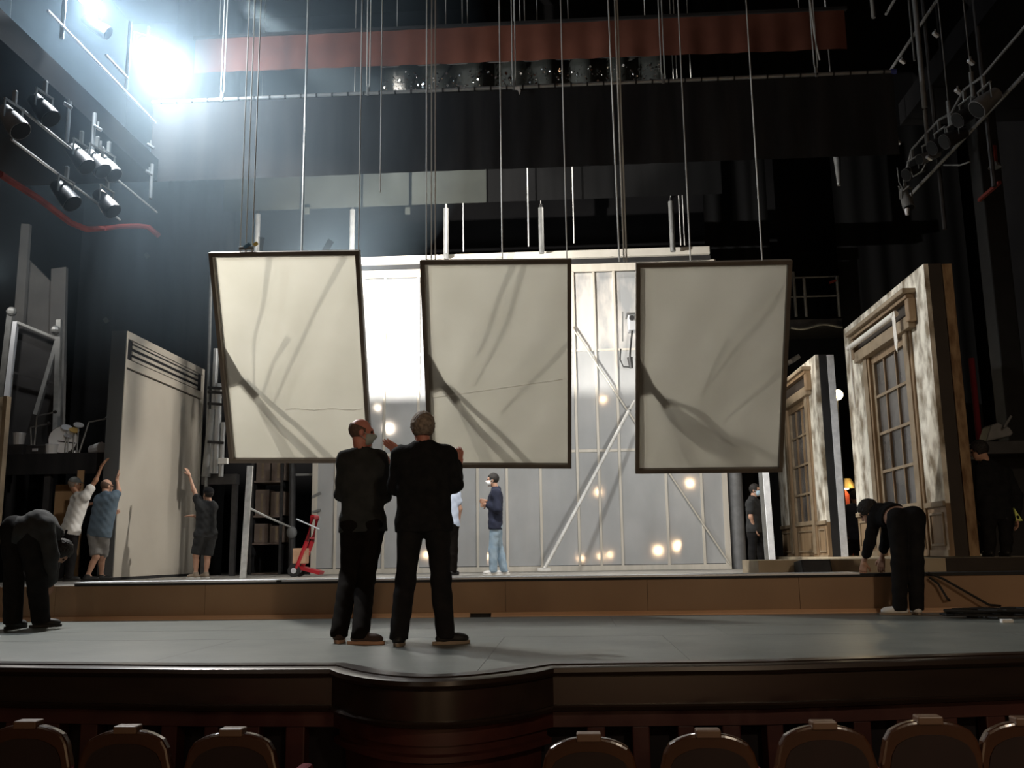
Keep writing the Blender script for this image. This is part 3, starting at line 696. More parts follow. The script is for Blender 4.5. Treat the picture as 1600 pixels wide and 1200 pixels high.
# ------------------------------------------------------------------ window flats on the right (their faces look to the left)
def window_flat(X, Y0, zb, zt, L, lab, edge_m, edge_w, back_m, gap):
    root = empty('window_flat', (X, Y0 + L / 2, zb), lab, 'scenery flat', 'window flats on the right')
    H = zt - zb
    def pc(u0, u1, z0, z1, d0, d1, name, m_, **k):        # u along the flat from the near end, d out of the face
        return MB().box((X - d1, Y0 + u0, z0), (X - d0, Y0 + u1, z1)).build(name, m_, root, **k)
    wz = zb + .69; wu0, wu1 = .95, 2.45; ztopw = zb + 2.98
    # plaster skin around the opening
    pc(0, wu0 - .3, zb + .66, zt, -.06, 0, 'plaster_panel', 'plaster')
    pc(wu1 + .3, L, zb + .66, zt, -.06, 0, 'plaster_panel', 'plaster')
    pc(wu0 - .3, wu1 + .3, ztopw + .2, zt, -.06, 0, 'plaster_panel', 'plaster')
    # dado
    for a, c in ((0, wu0 - .3), (wu1 + .3, L)):
        pc(a, c, zb, zb + .66, -.06, 0, 'dado_board', 'oldwood')
        pc(a, c, zb + .62, zb + .69, 0, .035, 'dado_rail', 'palewood', bevel=.008)
        pc(a, c, zb, zb + .08, 0, .02, 'skirting', 'palewood')
        for q in ((a + .10, c - .10, zb + .52, zb + .55), (a + .10, c - .10, zb + .13, zb + .16)):
            pc(*q, 0, .02, 'panel_moulding', 'palewood', bevel=.005)
        for q in ((a + .10, a + .13, zb + .16, zb + .52), (c - .13, c - .10, zb + .16, zb + .52)):
            pc(*q, 0, .02, 'panel_moulding', 'palewood', bevel=.005)
    # casing
    for a, c in ((wu0 - .32, wu0 - .02), (wu1 + .02, wu1 + .32)):
        pc(a, c, zb, ztopw + .2, -.05, .03, 'casing', 'oldwood', bevel=.01)
        pc(a + .06, c - .06, zb + .1, ztopw + .1, .03, .05, 'casing_fillet', 'palewood', bevel=.006)
    # hood
    hu0, hu1 = wu0 - .60, wu1 + .62
    pc(hu0 + .10, hu1 - .10, ztopw + .05, ztopw + .22, -.03, .10, 'lintel', 'palewood', bevel=.008)
    pc(hu0 + .14, hu1 - .14, ztopw + .22, ztopw + .44, -.03, .03, 'frieze_board', 'darkedge')
    pc(hu0 + .05, hu1 - .05, ztopw + .44, ztopw + .50, -.03, .12, 'cornice_bed', 'oldwood', bevel=.008)
    pc(hu0, hu1, ztopw + .50, ztopw + .57, -.03, .18, 'cornice_cap', 'palewood', bevel=.012)
    for u in (hu0 + .02, hu1 - .16):
        pc(u, u + .14, ztopw + .12, ztopw + .44, 0, .11, 'corbel', 'oldwood', bevel=.02)
    # sash with muntins and panes
    pc(wu0 - .02, wu0 + .07, wz, ztopw, -.09, -.02, 'sash_stile', 'palewood'); pc(wu1 - .07, wu1 + .02, wz, ztopw, -.09, -.02, 'sash_stile', 'palewood')
    rowz = [wz + .0, wz + .56, wz + 1.13, wz + 1.70, ztopw]
    colu = [wu0 + .07, wu0 + .50, wu0 + 1.0, wu1 - .07]
    for z in rowz[1:-1]:
        pc(wu0 + .07, wu1 - .07, z - .02, z + .02, -.085, -.025, 'muntin', 'palewood')
    pc(wu0, wu1, ztopw - .07, ztopw + .05, -.09, -.01, 'head_rail', 'oldwood')
    for u in colu[1:-1]:
        pc(u - .018, u + .018, wz, ztopw, -.083, -.027, 'muntin', 'oldwood')
    for i in range(3):
        for j in range(4):
            pc(colu[i] + .02, colu[i + 1] - .02, rowz[j] + .02, rowz[j + 1] - .02, -.066, -.058, 'pane', 'glass')
    # panel below the panes
    pc(wu0 - .02, wu1 + .02, zb, wz, -.09, -.03, 'apron_board', 'oldwood')
    pc(wu0 - .02, wu1 + .02, wz - .05, wz + .03, -.09, .0, 'apron_sill', 'palewood', bevel=.008)
    for q in ((wu0 + .15, wu1 - .15, zb + .52, zb + .55), (wu0 + .15, wu1 - .15, zb + .13, zb + .16), (wu0 + .15, wu0 + .18, zb + .16, zb + .52), (wu1 - .18, wu1 - .15, zb + .16, zb + .52)):
        pc(*q, -.03, -.01, 'panel_moulding', 'palewood')
    # thickness of the flat seen from the front
    MB().box((X + .06, Y0 + .02, zb), (X + .06 + edge_w, Y0 + L, zt)).build('core', 'darkedge', root)
    MB().box((X + .06, Y0, zb), (X + .06 + edge_w, Y0 + .019, zt)).build('edge_board', edge_m, root, label='dark edge facing the house')
    MB().box((X + .07 + edge_w, Y0 - .01, zb + gap), (X + .19 + edge_w, Y0 + .05, zt - .01)).build('edge_batten', back_m, root, label='rough batten along the outer edge')
    return root, (hu0, hu1, ztopw)
f1, (hu0, hu1, zw) = window_flat(4.70, 12.4, .565, 4.335, 3.74, 'large aged window flat at right, nearest to the platform front', 'darkedge', .165, 'oldboard', 0)
f2, _ = window_flat(4.55, 17.5, .50, 4.19, 3.7, 'smaller looking window flat behind, with a flaked white edge batten', 'black', .14, 'paintboard', 0)
# roller blind hung below the hood of the large flat
rb = empty('roller_blind', (4.5, 14.1, zw + .3), 'rolled cream blind hanging under the hood of the large window', 'blind')
pA, pB = atx(1324, 546, 4.52), atx(1403, 486, 4.52)
zr = zw + .30
MB().cyl((4.53, 12.4 + hu0 + .35, zr), (4.53, 12.4 + hu1 - .12, zr), .045, .045, 12).build('roll', 'blind', rb, smooth=True)
MB().prism([V(4.50, 12.4 + hu0 + .30, zr + .03), V(4.50, 12.4 + hu0 + .42, zr + .03), V(4.50, 12.4 + hu0 + .40, zr - .45), V(4.50, 12.4 + hu0 + .33, zr - .55), V(4.50, 12.4 + hu0 + .28, zr - .40)], V(.008, 0, 0)).build('hanging_end', 'blind', rb)
MB().tube([V(4.5, 12.4 + hu1 - .3, zr), V(4.49, 12.4 + hu1 - .33, zr - .6), V(4.5, 12.4 + hu1 - .35, zr - 1.0)], .012).build('pull_cord', 'blind', rb)
# wagon under the flats
wg = empty('stage_wagon', (6, 16, Z_DECK), 'low stone coloured wagon carrying the window flats', 'platform')
wx0 = at(1185, 885, 11.9)[0]; wx1 = at(1478, 880, 11.9)[0]
MB().box((wx0, 11.92, Z_WAGON - .02), (9.0, 13.0, Z_WAGON)).build('top', 'wagon', wg)
MB().box((4.3, 13.003, Z_WAGON - .02), (9.0, 21.4, Z_WAGON)).build('top', 'wagon', wg)
MB().box((4.3, 13.003, Z_DECK), (4.32, 21.4, Z_WAGON - .02)).build('side_plank', 'wagon', wg)
MB().box((wx0, 11.9, Z_DECK), (at(1290, 880, 11.9)[0], 11.92, Z_WAGON - .0)).build('front_plank', 'wagon', wg, bevel=.004)
MB().box((at(1290, 880, 11.9)[0] + .004, 11.9, Z_DECK), (wx1, 11.92, Z_WAGON - .0)).build('front_plank', 'wagon', wg, bevel=.004)
MB().box((wx1 + .004, 11.9, Z_DECK), (9.0, 11.92, Z_WAGON)).build('front_plank', 'darkedge', wg, label='dark front plank at the right end')  # same wagon front lying in shade, put in as a dark colour
MB().box((wx0, 11.92, Z_DECK), (wx0 + .02, 13.0, Z_WAGON - .02)).build('side_plank', 'wagon', wg)
# black monitor box in front of the wagon
mb = empty('monitor_box', at(1273, 893, 11.4), 'black wedge box on the platform before the wagon step', 'box')
bx0, bx1 = at(1250, 890, 11.5)[0], at(1297, 890, 11.5)[0]
MB().prism([V(bx0, 11.35, Z_DECK), V(bx0, 11.8, Z_DECK), V(bx0, 11.8, Z_DECK + .2), V(bx0, 11.45, Z_DECK + .225)], V(bx1 - bx0, 0, 0)).build('cabinet', 'black', mb, bevel=.01)
MB().obox(V((bx0 + bx1) / 2, 11.395, Z_DECK + .11), V((bx1 - bx0) / 2 - .02, 0, 0), V(0, .05, .10) , V(0, -.004, .002)).build('grille', 'instr', mb)
# leaning pale poles and dark post by the wing man
for px0, px1, Y, w, lab in ((1191, 1207, 17.2, .10, 'flaked pale post standing beside the man in the right wing'), (1183, 1199, 18.0, .07, 'thin bluish post just behind the flaked pale post')):
    a_, c_ = at(px1, 877, Y), at(px0, 700, Y)
    MB().bar(V(a_[0], Y, Z_DECK), V(c_[0] + .02, Y, c_[2] + .6), w, .06, V(0, 1, 0)).build('wing_post', 'paintboard' if Y < 17.5 else 'galv', label=lab, cat='post')
a_ = at(1161, 880, 19.2); MB().cyl(V(a_[0], 19.6, Z_DECK), V(a_[0], 19.6, 3.0), .14, .14, 14).build('grey_column', 'instrgrey', label='dark grey round post behind the man in the right wing', cat='post', smooth=True)
# work light globe
wp = at(1309, 617, 20.5)
gl = empty('work_light', wp, 'small glowing round work light between the two window flats', 'lamp')
MB().ball(wp, .11, 12, 8).build('globe', 'worklight', gl, smooth='all')
MB().cyl(wp + V(0, .08, 0), V(wp[0], wp[1] + .08, Z_WAGON), .02, .02, 8).build('stand', 'black', gl)
light('work_light_bulb', 'POINT', wp + V(0, -.2, 0), None, 12, (1, .78, .45), .08)
# backstage glimpse: costume rail and gold light
cr = empty('costume_rail', at(1330, 890, 22), 'costume rail with hanging clothes seen between the window flats', 'rail')
p = at(1330, 757, 22)
MB().cyl(p + V(-.5, 0, 0), p + V(.8, 0, 0), .02, .02, 8).build('rail_bar', 'rail', cr)
for s in (-.45, .75): MB().cyl(p + V(s, 0, 0), V(p[0] + s, 22, Z_DECK), .02, .02, 8).build('upright', 'rail', cr)
oc = MB(); oa = at(1318, 765, 21.9)
oc.prism([oa + V(-.12, 0, 0), oa + V(.04, 0, .02), oa + V(.13, 0, -.12), oa + V(.12, 0, -1.55), oa + V(-.16, 0, -1.55), oa + V(-.15, 0, -.15)], V(0, .12, 0))
oc.build('orange_costume', 'orange', label='orange red costume hanging on the costume rail', cat='costume', bevel=.02)
gt = at(1322, 752, 21.8)
gs = empty('gold_shade', gt, 'warm gold lampshade glowing above the orange costume', 'lamp')
MB().cyl(gt + V(.0, 0, -.16), gt + V(.0, 0, .06), .22, .10, 14).build('shade', 'brasslight', gs)
MB().ball(gt + V(0, 0, -.12), .07, 10, 6).build('bulb', 'worklight', gs)
light('backstage_bulb', 'POINT', gt + V(.15, -.35, -.1), None, 14, (1, .75, .4), .1)

# ------------------------------------------------------------------ beige flat on the left, pushed by the crew
LX, LY, LL = -7.68, 16.0, 3.62
lz0, lz1 = Z_DECK + .05, 4.63
lf = empty('beige_flat', (LX, LY + LL / 2, Z_DECK), 'tall beige flat with a slatted vent, pushed by the crew at left', 'scenery flat')
def lp(u0, u1, z0, z1, d0, d1, name, m_, **k):
    return MB().box((LX + d0, LY + u0, z0), (LX + d1, LY + u1, z1)).build(name, m_, lf, **k)
lp(0, LL, lz0, lz1, -.27, -.05, 'core', 'black')
MB().box((LX - .27, LY - .012, lz0), (LX - .002, LY - .001, lz1)).build('edge_board', mat('grey_black_edge', (.085, .09, .093), .8), lf, label='dark grey edge facing the house')
lp(.05, LL - .06, lz0, 3.96, -.05, -.012, 'face_panel', 'leftflat')
lp(0, .05, lz0, lz1, -.05, .01, 'face_stile', 'leftflat'); lp(LL - .06, LL, lz0, lz1, -.05, .01, 'face_stile', 'leftflat')
lp(.05, LL - .06, 4.50, lz1, -.05, .01, 'face_rail', 'leftflat'); lp(.05, LL - .06, 3.99, 4.13, -.05, .01, 'face_rail', 'leftflat')
lp(.05, .40, 4.13, 4.50, -.05, -.035, 'vent_back', 'void'); lp(.40, LL - .4, 4.13, 4.50, -.05, -.035, 'vent_back', 'void'); lp(LL - .4, LL - .06, 4.13, 4.50, -.05, -.035, 'vent_back', 'void')
for i, z in enumerate((4.155, 4.26, 4.37, 4.455)):
    lp(.28, LL - .30, z, z + .055 - .02 * (i == 3), -.03, -.01, 'slat', 'leftflat')
lp(.02, LL - .02, Z_DECK, lz0, -.25, -.02, 'dolly_base', 'black')

# tan scenery edge at the left border of the picture
ed = empty('tan_flat', at(4, 900, 14.0), 'tan scenery flat cut off by the left edge of the picture', 'scenery flat')
a_, c_ = at(11, 620, 14.0), at(-60, 620, 14.0)
MB().box((c_[0], 14.0, Z_DECK), (a_[0], 14.05, a_[2])).build('face', 'plaster', ed)
MB().box((a_[0] - .05, 13.985, Z_DECK), (a_[0] + .01, 14.10, a_[2] + .01)).build('edge_batten', 'palewood', ed)

# ------------------------------------------------------------------ left wing: grey wall pieces, tall frame, dark deck with stored kit
def slab(name, m_, pts, Y, th, lab=None, cat=None, kind=None, parent=None):
    return MB().prism([at(x, y, Y) for x, y in pts], V(0, th, 0)).build(name, m_, parent, label=lab, cat=cat, kind=kind)
lw = empty('grey_partition', at(40, 700, 20), 'grey plastered partition in panels high in the left wing', 'partition')
slab('partition_panel', 'greywall', [(-40, 346), (46, 350), (36, 505), (30, 720), (-40, 720)], 20.0, .1, parent=lw)
slab('partition_panel', 'greywall', [(44, 405), (80, 441), (74, 720), (30, 720), (37, 505)], 20.2, .1, parent=lw)
slab('partition_panel', 'greywall', [(80, 420), (103, 417), (97, 720), (72, 720)], 20.1, .1, parent=lw)
tf = empty('tall_frame', at(50, 700, 18.5), 'tall grey metal frame with a diagonal strut in the left wing', 'frame')
def tb(a, c, w, name, m_='galv', Y=18.5, lab=None):
    MB().bar(at(*a, Y), at(*c, Y), w, w, V(0, 1, 0)).build(name, m_, tf, label=lab)
tb((25, 503), (10, 628), .09, 'post', 'alu', lab='pale front post'); tb((93, 500), (87, 700), .10, 'post'); tb((18, 485), (2, 625), .12, 'post', Y=18.9)
tb((26, 503), (94, 531), .05, 'top_bar', 'galv'); tb((90, 533), (56, 648), .085, 'strut'); tb((22, 582), (90, 600), .04, 'cross_bar', 'black')
slab('backing_sheet', 'black', [(27, 507), (90, 533), (84, 700), (12, 700)], 18.7, .03, parent=tf)
for p_ in ((18, 487), (87, 516)):
    MB().ball(at(*p_, 18.45), .10, 10, 6).build('coupler', 'galv', tf)
# stored-kit deck
DKY = 17.0
dk_ = empty('kit_deck', at(90, 720, DKY), 'dark raised deck in the left wing with stored drum kit and clutter', 'platform')
a_, c_ = at(-60, 694, DKY), at(172, 712, DKY)
zt_ = at(100, 710, DKY)[2]
MB().box((a_[0], DKY, zt_ - .06), (c_[0], DKY + 3, zt_)).build('deck_top', 'black', dk_)
MB().box((a_[0], DKY - .04, zt_ - .36), (c_[0], DKY, zt_ + .02)).build('fascia', 'blackcloth', dk_)
for px in (70, 168): 
    q_ = at(px, 740, DKY); MB().box((q_[0] - .06, DKY + .1, Z_DECK), (q_[0] + .06, DKY + .2, zt_ - .06)).build('leg', 'instr', dk_)
# white drum and small clutter
dr = empty('bass_drum', at(101, 712, 17.3), 'round white drum standing on the dark deck at left', 'drum')
dc = at(102, 689, 17.3)
MB().disc(dc, V(.25, -1, .05), .27, .26, 24).build('shell', 'instr', dr, smooth=True)
MB().disc(dc + V(.03, -.14, .01), V(.25, -1, .05), .25, .012, 24).build('drum_skin', 'drumskin', dr)
MB().bar(dc + V(-.24, -.17, .0), dc + V(.25, -.10, -.06), .05, .02).build('dark_band', 'black', dr)
MB().cyl(at(102, 713, 17.3) + V(-.2, 0, -.06), dc + V(-.18, 0, -.1), .02, .02, 6).build('leg', 'alu', dr); MB().cyl(at(102, 713, 17.3) + V(.2, 0, -.06), dc + V(.18, 0, -.1), .02, .02, 6).build('leg', 'alu', dr)
kit = [((104, 668), .10, 'cymbal', 'alu', 'small bright cymbal above the white drum'), ((116, 672), .09, 'cymbal', 'brasslight', 'brassy little cymbal at the right of the white drum'), ((123, 664), .09, 'cymbal', 'alu', 'topmost little cymbal over the white drum'), ((107, 680), .08, 'cymbal', 'alu', 'low little cymbal touching the white drum')]
for (px, py), r, nm, m_, lab in kit:
    c0 = at(px, py, 17.15); t = empty(nm, V(c0[0], c0[1], zt_), lab, 'cymbal', 'little cymbals over the drum')
    MB().disc(c0, V(.5, -.6, 1), r, .015, 16).build('plate', m_, t); MB().cyl(V(c0[0], c0[1], zt_), c0, .012, .012, 6).build('stand', 'galv', t)
for (px, py), lab in (((30, 686), 'white bucket at the left end of the dark deck'), ((81, 704), 'pale tin left of the white drum')):
    c0 = at(px, py, 17.1); t = empty('bucket', c0 - V(0, 0, .12), lab, 'bucket')
    MB().cyl(V(c0[0], c0[1], zt_ if px > 50 else c0[2] - .11), c0 + V(0, 0, .10), .09, .11, 14).build('body', 'drumskin', t); MB().cyl(c0 + V(0, 0, .10), c0 + V(0, 0, .115), .115, .115, 14).build('rim', 'alu', t)
    if px < 50: MB().box((c0[0] - .15, 17.0, zt_), (c0[0] + .15, 17.3, c0[2] - .11)).build('case_below', 'instr', t)
for i, (a, c, lab) in enumerate([((48, 668), (50, 712), 'left microphone stand on the dark deck'), ((58, 650), (52, 712), 'leaning microphone stand on the dark deck'), ((139, 660), (122, 714), 'microphone stand right of the white drum')]):
    t = empty('mic_stand', V(*at(*c, 17.2)[:2], zt_), lab, 'stand', 'microphone stands on the deck'); q_ = V(*at(*c, 17.2)[:2], zt_); p_ = at(*a, 17.2)
    MB().cyl(q_, p_, .02, .015, 6).build('pole', 'galv', t); MB().bar(p_, p_ + V(.32, 0, .06), .025, .025).build('boom', 'galv', t)
    MB().cyl(q_, q_ + V(0, 0, .03), .13, .10, 12).build('base', 'instr', t); MB().ball(p_ + V(.34, 0, .07), .035, 8, 5).build('microphone', 'instr', t)
cs = empty('kit_case', V(*at(62, 706, 17.25)[:2], zt_), 'grey flight case among clutter on the dark deck', 'case')
q_ = at(62, 706, 17.25); MB().box((q_[0] - .22, 17.1, zt_), (q_[0] + .2, 17.5, zt_ + .2)).build('shell', 'instr', cs, bevel=.015); MB().box((q_[0] - .05, 17.08, zt_ + .08), (q_[0] + .05, 17.1, zt_ + .13)).build('latch', 'alu', cs)
cn = at(140, 715, 16.9); sp = empty('floor_lantern', V(cn[0], 17.2, zt_), 'little silver floor lantern at the right end of the dark deck', 'lantern')
MB().cyl(V(cn[0] - .12, 17.2, zt_ + .09), V(cn[0] + .12, 17.1, zt_ + .12), .09, .11, 12).build('can', 'alu', sp); MB().bar(V(cn[0], 17.25, zt_), V(cn[0], 17.2, zt_ + .1), .04, .03).build('yoke', 'galv', sp)
# plywood sheet standing between the crew
pw = at(100, 800, 18.0); MB().box((at(84, 800, 18)[0], 18.0, Z_DECK), (at(128, 800, 18)[0], 18.03, at(100, 757, 18)[2])).build('plywood_sheet', 'plywood', label='plywood sheet standing behind the man in white', cat='board')
MB().obox((at(127, 700, 16.3) + at(117, 904, 16.3)) / 2, (at(127, 772, 16.3) - at(117, 906, 16.3)) / 2, V(.055, 0, 0), V(0, .02, 0)).build('leaning_plank', 'plywood', label='narrow bare plank leaning between the white and blue shirted men', cat='plank')

# ladders of masking pipes beside the leftmost panel
pr = empty('pipe_ladder', at(345, 890, 18.6), 'bundle of pale upright pipes beside the leftmost panel', 'pipes')
for a, c, r, m_ in (((338, 545), (330, 740), .055, 'rail'), ((342, 600), (338, 740), .07, 'rail'), ((330, 430), (322, 760), .03, 'galv'), ((349, 660), (345, 745), .05, 'rail'), ((333, 640), (322, 745), .09, 'galv')):
    MB().cyl(at(*c, 18.6), at(*a, 18.6), r, r, 10).build('pipe', m_, pr, smooth=True)
for y in (605, 612, 630, 690):
    p = at(337, y, 18.5); MB().bar(p + V(-.16, 0, 0), p + V(.16, 0, -.03), .04, .05).build('clamp_bar', 'black', pr)
p = at(348, 720, 18.5); MB().box(p + V(-.08, -.04, -.06), p + V(.10, .05, .05)).build('white_block', 'white', pr)
p, q = at(318, 742, 18.8), at(372, 742, 18.8)
MB().box((p[0], 18.7, p[2] - .2), (q[0], 18.9, p[2])).build('rest_beam', 'instr', pr)
for px in (322, 366):
    p = at(px, 800, 18.8); MB().box((p[0] - .05, 18.75, Z_DECK), (p[0] + .05, 18.85, at(px, 755, 18.8)[2])).build('rest_post', 'instr', pr)

# ------------------------------------------------------------------ backstage bay between the leftmost panel and the wall
wpole = MB().bar(V(at(380, 893, 16.6)[0], 16.6, Z_DECK), at(391, 728, 16.6), .10, .05, V(0, 1, 0)); wpole.build('white_upright', 'whitetube', label='pale wooden upright below the leftmost panel', cat='post')
sh = empty('storage_shelf', at(418, 890, 20.5), 'tall storage shelf with brown cartons below the leftmost panel', 'shelf')
sx0, sx1 = at(396, 800, 20.5)[0], at(446, 800, 20.5)[0]
for y in (752, 806, 848, 895):
    z = at(420, y, 20.5)[2]; z = max(z, Z_DECK + .01); MB().box((sx0, 20.3, z - .04), (sx1, 21.1, z)).build('shelf_board', 'boxbrown', sh)
for x in (sx0, sx1 - .06): MB().box((x, 20.28, Z_DECK), (x + .06, 21.1, at(420, 690, 20.5)[2])).build('shelf_post', 'instr', sh)
cart_lab = ['%s carton on the %s shelf of the storage shelf' % (w, s) for s in ('top', 'middle', 'lower') for w in ('left brown', 'right brown')]
for j, (yb, hh) in enumerate(((752, .62), (806, .55), (848, .40))):
    z = at(420, yb, 20.5)[2]
    for i in range(2):
        x0 = sx0 + .09 + i * .34; t = empty('carton', V(x0 + .15, 20.5, z), cart_lab[j * 2 + i], 'box', 'cartons on the storage shelf')
        MB().box((x0, 20.32, z), (x0 + .30, 20.8, z + hh - .05 * i)).build('carton_body', 'boxbrown', t, bevel=.008)
        MB().box((x0 + .12, 20.312, z + .05), (x0 + .17, 20.32, z + hh - .08)).build('carton_tape', 'palewood', t)
p = at(457, 850, 19.6)
bp = empty('dark_stand', at(455, 890, 19.6), 'dark upright stand with a knotted cloth behind the red hand truck', 'stand')
MB().cyl(V(p[0], 19.6, Z_DECK), at(457, 715, 19.6), .07, .07, 10).build('post', 'instr', bp); MB().ball(at(456, 832, 19.5), .10, 10, 8, 1.1, .8, 1.3).build('knotted_cloth', 'instrgrey', bp, smooth='all')
MB().tube([at(388, 793, 16.62), at(420, 809, 18.1), at(455, 824, 19.55)], .02).build('slack_rope', 'cable', label='slack pale rope strung across the bay to the dark stand', cat='rope')
MB().bar(at(455, 742, 19.62), at(503, 741, 19.62), .05, .05).build('cross_rail', 'galv', label='short pale rail across the dark doorway left of the wall', cat='rail')
MB().bar(at(488, 777, 19.45), at(501, 770, 19.45), .06, .05).build('bracket_arm', 'galv', label='upper short bracket at the left edge of the scenery wall', cat='bracket')
MB().bar(at(489, 800, 19.45), at(501, 797, 19.45), .05, .05).build('bracket_arm', 'galv', label='lower short bracket at the left edge of the scenery wall', cat='bracket')

# red hand truck
HT = 17.2
ht = empty('hand_truck', at(478, 898, HT), 'red hand truck with a pine block standing left of the scenery wall', 'hand truck')
zf = Z_DECK
A, B_ = at(466, 888, HT), at(495, 897, HT)
bx = at(476, 893, HT)[0]
MB().obox(V(bx + .12, HT, zf + .11), V(.19, 0, -.05), V(0, .16, 0), V(.01, 0, .03)).build('toe_plate', 'redpaint', ht, bevel=.006)
for dy in (-.18, .18):
    wc = V(bx - .14, HT + dy, zf + .11); MB().cyl(wc - V(0, .03, 0), wc + V(0, .03, 0), .11, .11, 16).build('wheel', 'rubber', ht, smooth=True)
    MB().cyl(wc - V(0, .035, 0), wc + V(0, .035, 0), .05, .05, 12).build('wheel_hub', 'alu', ht)
    MB().tube([V(bx - .10, HT + dy, zf + .15), V(bx + .08, HT + dy, zf + .62), at(492, 808, HT) * V(1, 0, 1) + V(0, HT + dy, 0)], .04, 8).build('side_rail', 'redpaint', ht, smooth=True)
tq = at(492, 808, HT)
MB().cyl(tq + V(0, -.18, 0), tq + V(0, .18, 0), .04, .04, 8).build('top_handle', 'redpaint', ht, smooth=True)
for t in (.3, .6): 
    c_ = V(bx - .05 + .25 * t, HT, zf + .2 + .8 * t); MB().bar(c_ + V(0, -.18, 0), c_ + V(0, .18, 0), .04, .03).build('cross_brace', 'redpaint', ht)
bk = MB().box((bx - .17, HT - .20, zf + .23), (bx + .06, HT + .05, zf + .50)); bk.build('pine_block', 'blockwood', label='light pine block resting on the red hand truck', cat='block', bevel=.01)
MB().cyl(at(463, 811, 17.0), at(499, 827, 17.0), .014, .014, 6).build('steel_rod', 'alu', label='thin bright steel rod slung across the red hand truck', cat='rod')

# ------------------------------------------------------------------ lighting galleries
lg = empty('left_gallery', V(-7.5, 14, 5.9), 'dark lighting gallery running along the left wall', 'gallery')
def railL(a, c, r, m_='rail', X=-7.0, name='rail', lab=None):
    p, q = atx(*a, X), atx(*c, X); z = (p[2] + q[2]) / 2
    MB().cyl(V(X, p[1], z), V(X, q[1], z), r, r, 8).build(name, m_, lg, label=lab, smooth=True)
railL((75, 13), (243, 195), .018, 'alu', lab='bright upper handrail'); railL((18, 218), (187, 343), .018, 'rail'); railL((120, 223), (245, 336), .016, 'rail'); railL((33, 168), (112, 236), .02, 'galv')
railL((165, 88), (200, 121), .02, 'galv')
p, q = atx(10, 90, -7.1), atx(243, 248, -7.1)
MB().box((-7.18, 9.5, 7.30), (-7.1, 15.6, 7.62)).build('fascia', 'darkwall', lg)
MB().box((-9.6, 9.5, 7.22), (-7.1, 15.6, 7.30)).build('walkway', 'darkwall', lg)
for px, py, dz in ((197, 140, 1.2), (104, 222, .62), (144, 237, .62), (235, 310, .62), (96, 60, .9)):
    p = atx(px, py, -7.02); MB().cyl(p, p + V(0, 0, dz), .03, .03, 8).build('stanchion', 'rail', lg, smooth=True)
# lanterns along the left gallery
def lantern(p, d, L, r, m_, lab, face=None, grp='lanterns on the left gallery', up=.30):
    d = unit(d); t = empty('stage_lantern', p, lab, 'lantern', grp)
    MB().cyl(p - d * L * .55, p + d * L * .15, r * .72, r, 16).build('housing', m_, t, smooth=True)
    MB().cyl(p + d * L * .15, p + d * L * .45, r * 1.02, r * 1.06, 16).build('lens_tube', m_, t, smooth=True)
    MB().disc(p + d * (L * .455), d, r * .95, .012, 20).build('lens', face or 'lens', t)
    s = unit(np.cross(d, V(0, 0, 1)))
    for sg in (-1, 1): MB().bar(p + s * sg * (r + .03), p + s * sg * (r + .03) + V(0, 0, up * .8), .03, .012).build('yoke_arm', 'galv', t)
    MB().bar(p - s * (r + .045) + V(0, 0, up * .8), p + s * (r + .045) + V(0, 0, up * .8), .03, .02).build('yoke_bar', 'galv', t)
    MB().bar(p + V(0, 0, up * .8), p + V(0, 0, up + .12), .05, .05).build('hook_clamp', 'galv', t, bevel=.008)
    return t
toC = unit(CAM - LAMP)
tl_ = lantern(LAMP - dL * .12 , unit(dL * .6 + toC * .6), .5, .20, 'instr', 'dazzling bright lantern on the left gallery', 'lampface')
lantern(LAMP2 - dL * .12 + V(0, 0, .05), unit(dL * .5 + toC * .6), .45, .19, 'instr', 'bright lantern cut by the top edge, beside the dazzling one', 'lampface2')
lantern(atx(152, 42, -6.95), V(1, .2, -.6), .42, .10, 'instrgrey', 'white lit lantern just below the lantern at the top edge')
for (px, py), lab in (((20, 190), 'pale box lantern at the far left of the gallery'), ((68, 172), 'dim lantern hanging left of the two upright tubes'), ((168, 262), 'grey lantern among the cluster under the gallery rail'), ((150, 255), 'dark lantern at the left of the cluster under the gallery rail'), ((125, 248), 'first dim lantern left of the cluster'), ((102, 305), 'low dim lantern below the gallery rails'), ((166, 318), 'low lantern at the end of the lower rail')):
    lantern(atx(px, py, -6.92), V(.7, -.1, -.8), .42, .13, 'instrgrey' if px in (20, 168) else 'instr', lab)
for (px, py), lab in (((172, 268), 'big grey'), ((157, 230), 'upper'), ((106, 165), 'left'), ((153, 200), 'middle'), ((235, 228), 'right'), ((233, 270), 'lowest')):
    p = atx(px, py, -6.95); t = empty('pipe_clamp', p, '%s bright pipe clamp on the left gallery' % lab, 'clamp', 'clamps on the left gallery')
    MB().bar(p + V(-.05, -.03, .03), p + V(.05, .03, -.03), .06, .04).build('jaw', 'rail', t, bevel=.01); MB().cyl(p + V(0, 0, .02), p + V(0, 0, .1), .015, .015, 6).build('bolt', 'galv', t)
# red swag hung along the left wing
MB().tube([atx(0, 272, -7.6), atx(20, 285, -7.6), atx(60, 310, -7.6), atx(110, 348, -7.6), atx(135, 358, -7.6), at(160, 357, 16.9), at(185, 354, 16.9), at(215, 353, 16.9), at(232, 355, 16.9), at(248, 368, 16.9)], .05, 8).build('red_swag', 'redcable', label='dark red cable swag sagging under the left gallery', cat='cable', smooth=True)
for (px, py), lab in (((230, 400), 'upper small pale tag on the black cloth at left'), ((166, 501), 'lower small pale tag above the beige flat')):
    p = at(px, py, 20.92); MB().bar(p + V(-.04, 0, .05), p + V(.04, 0, -.05), .09, .06, V(0, 1, 0)).build('cloth_tag', 'greenborder', label=lab, cat='tag')

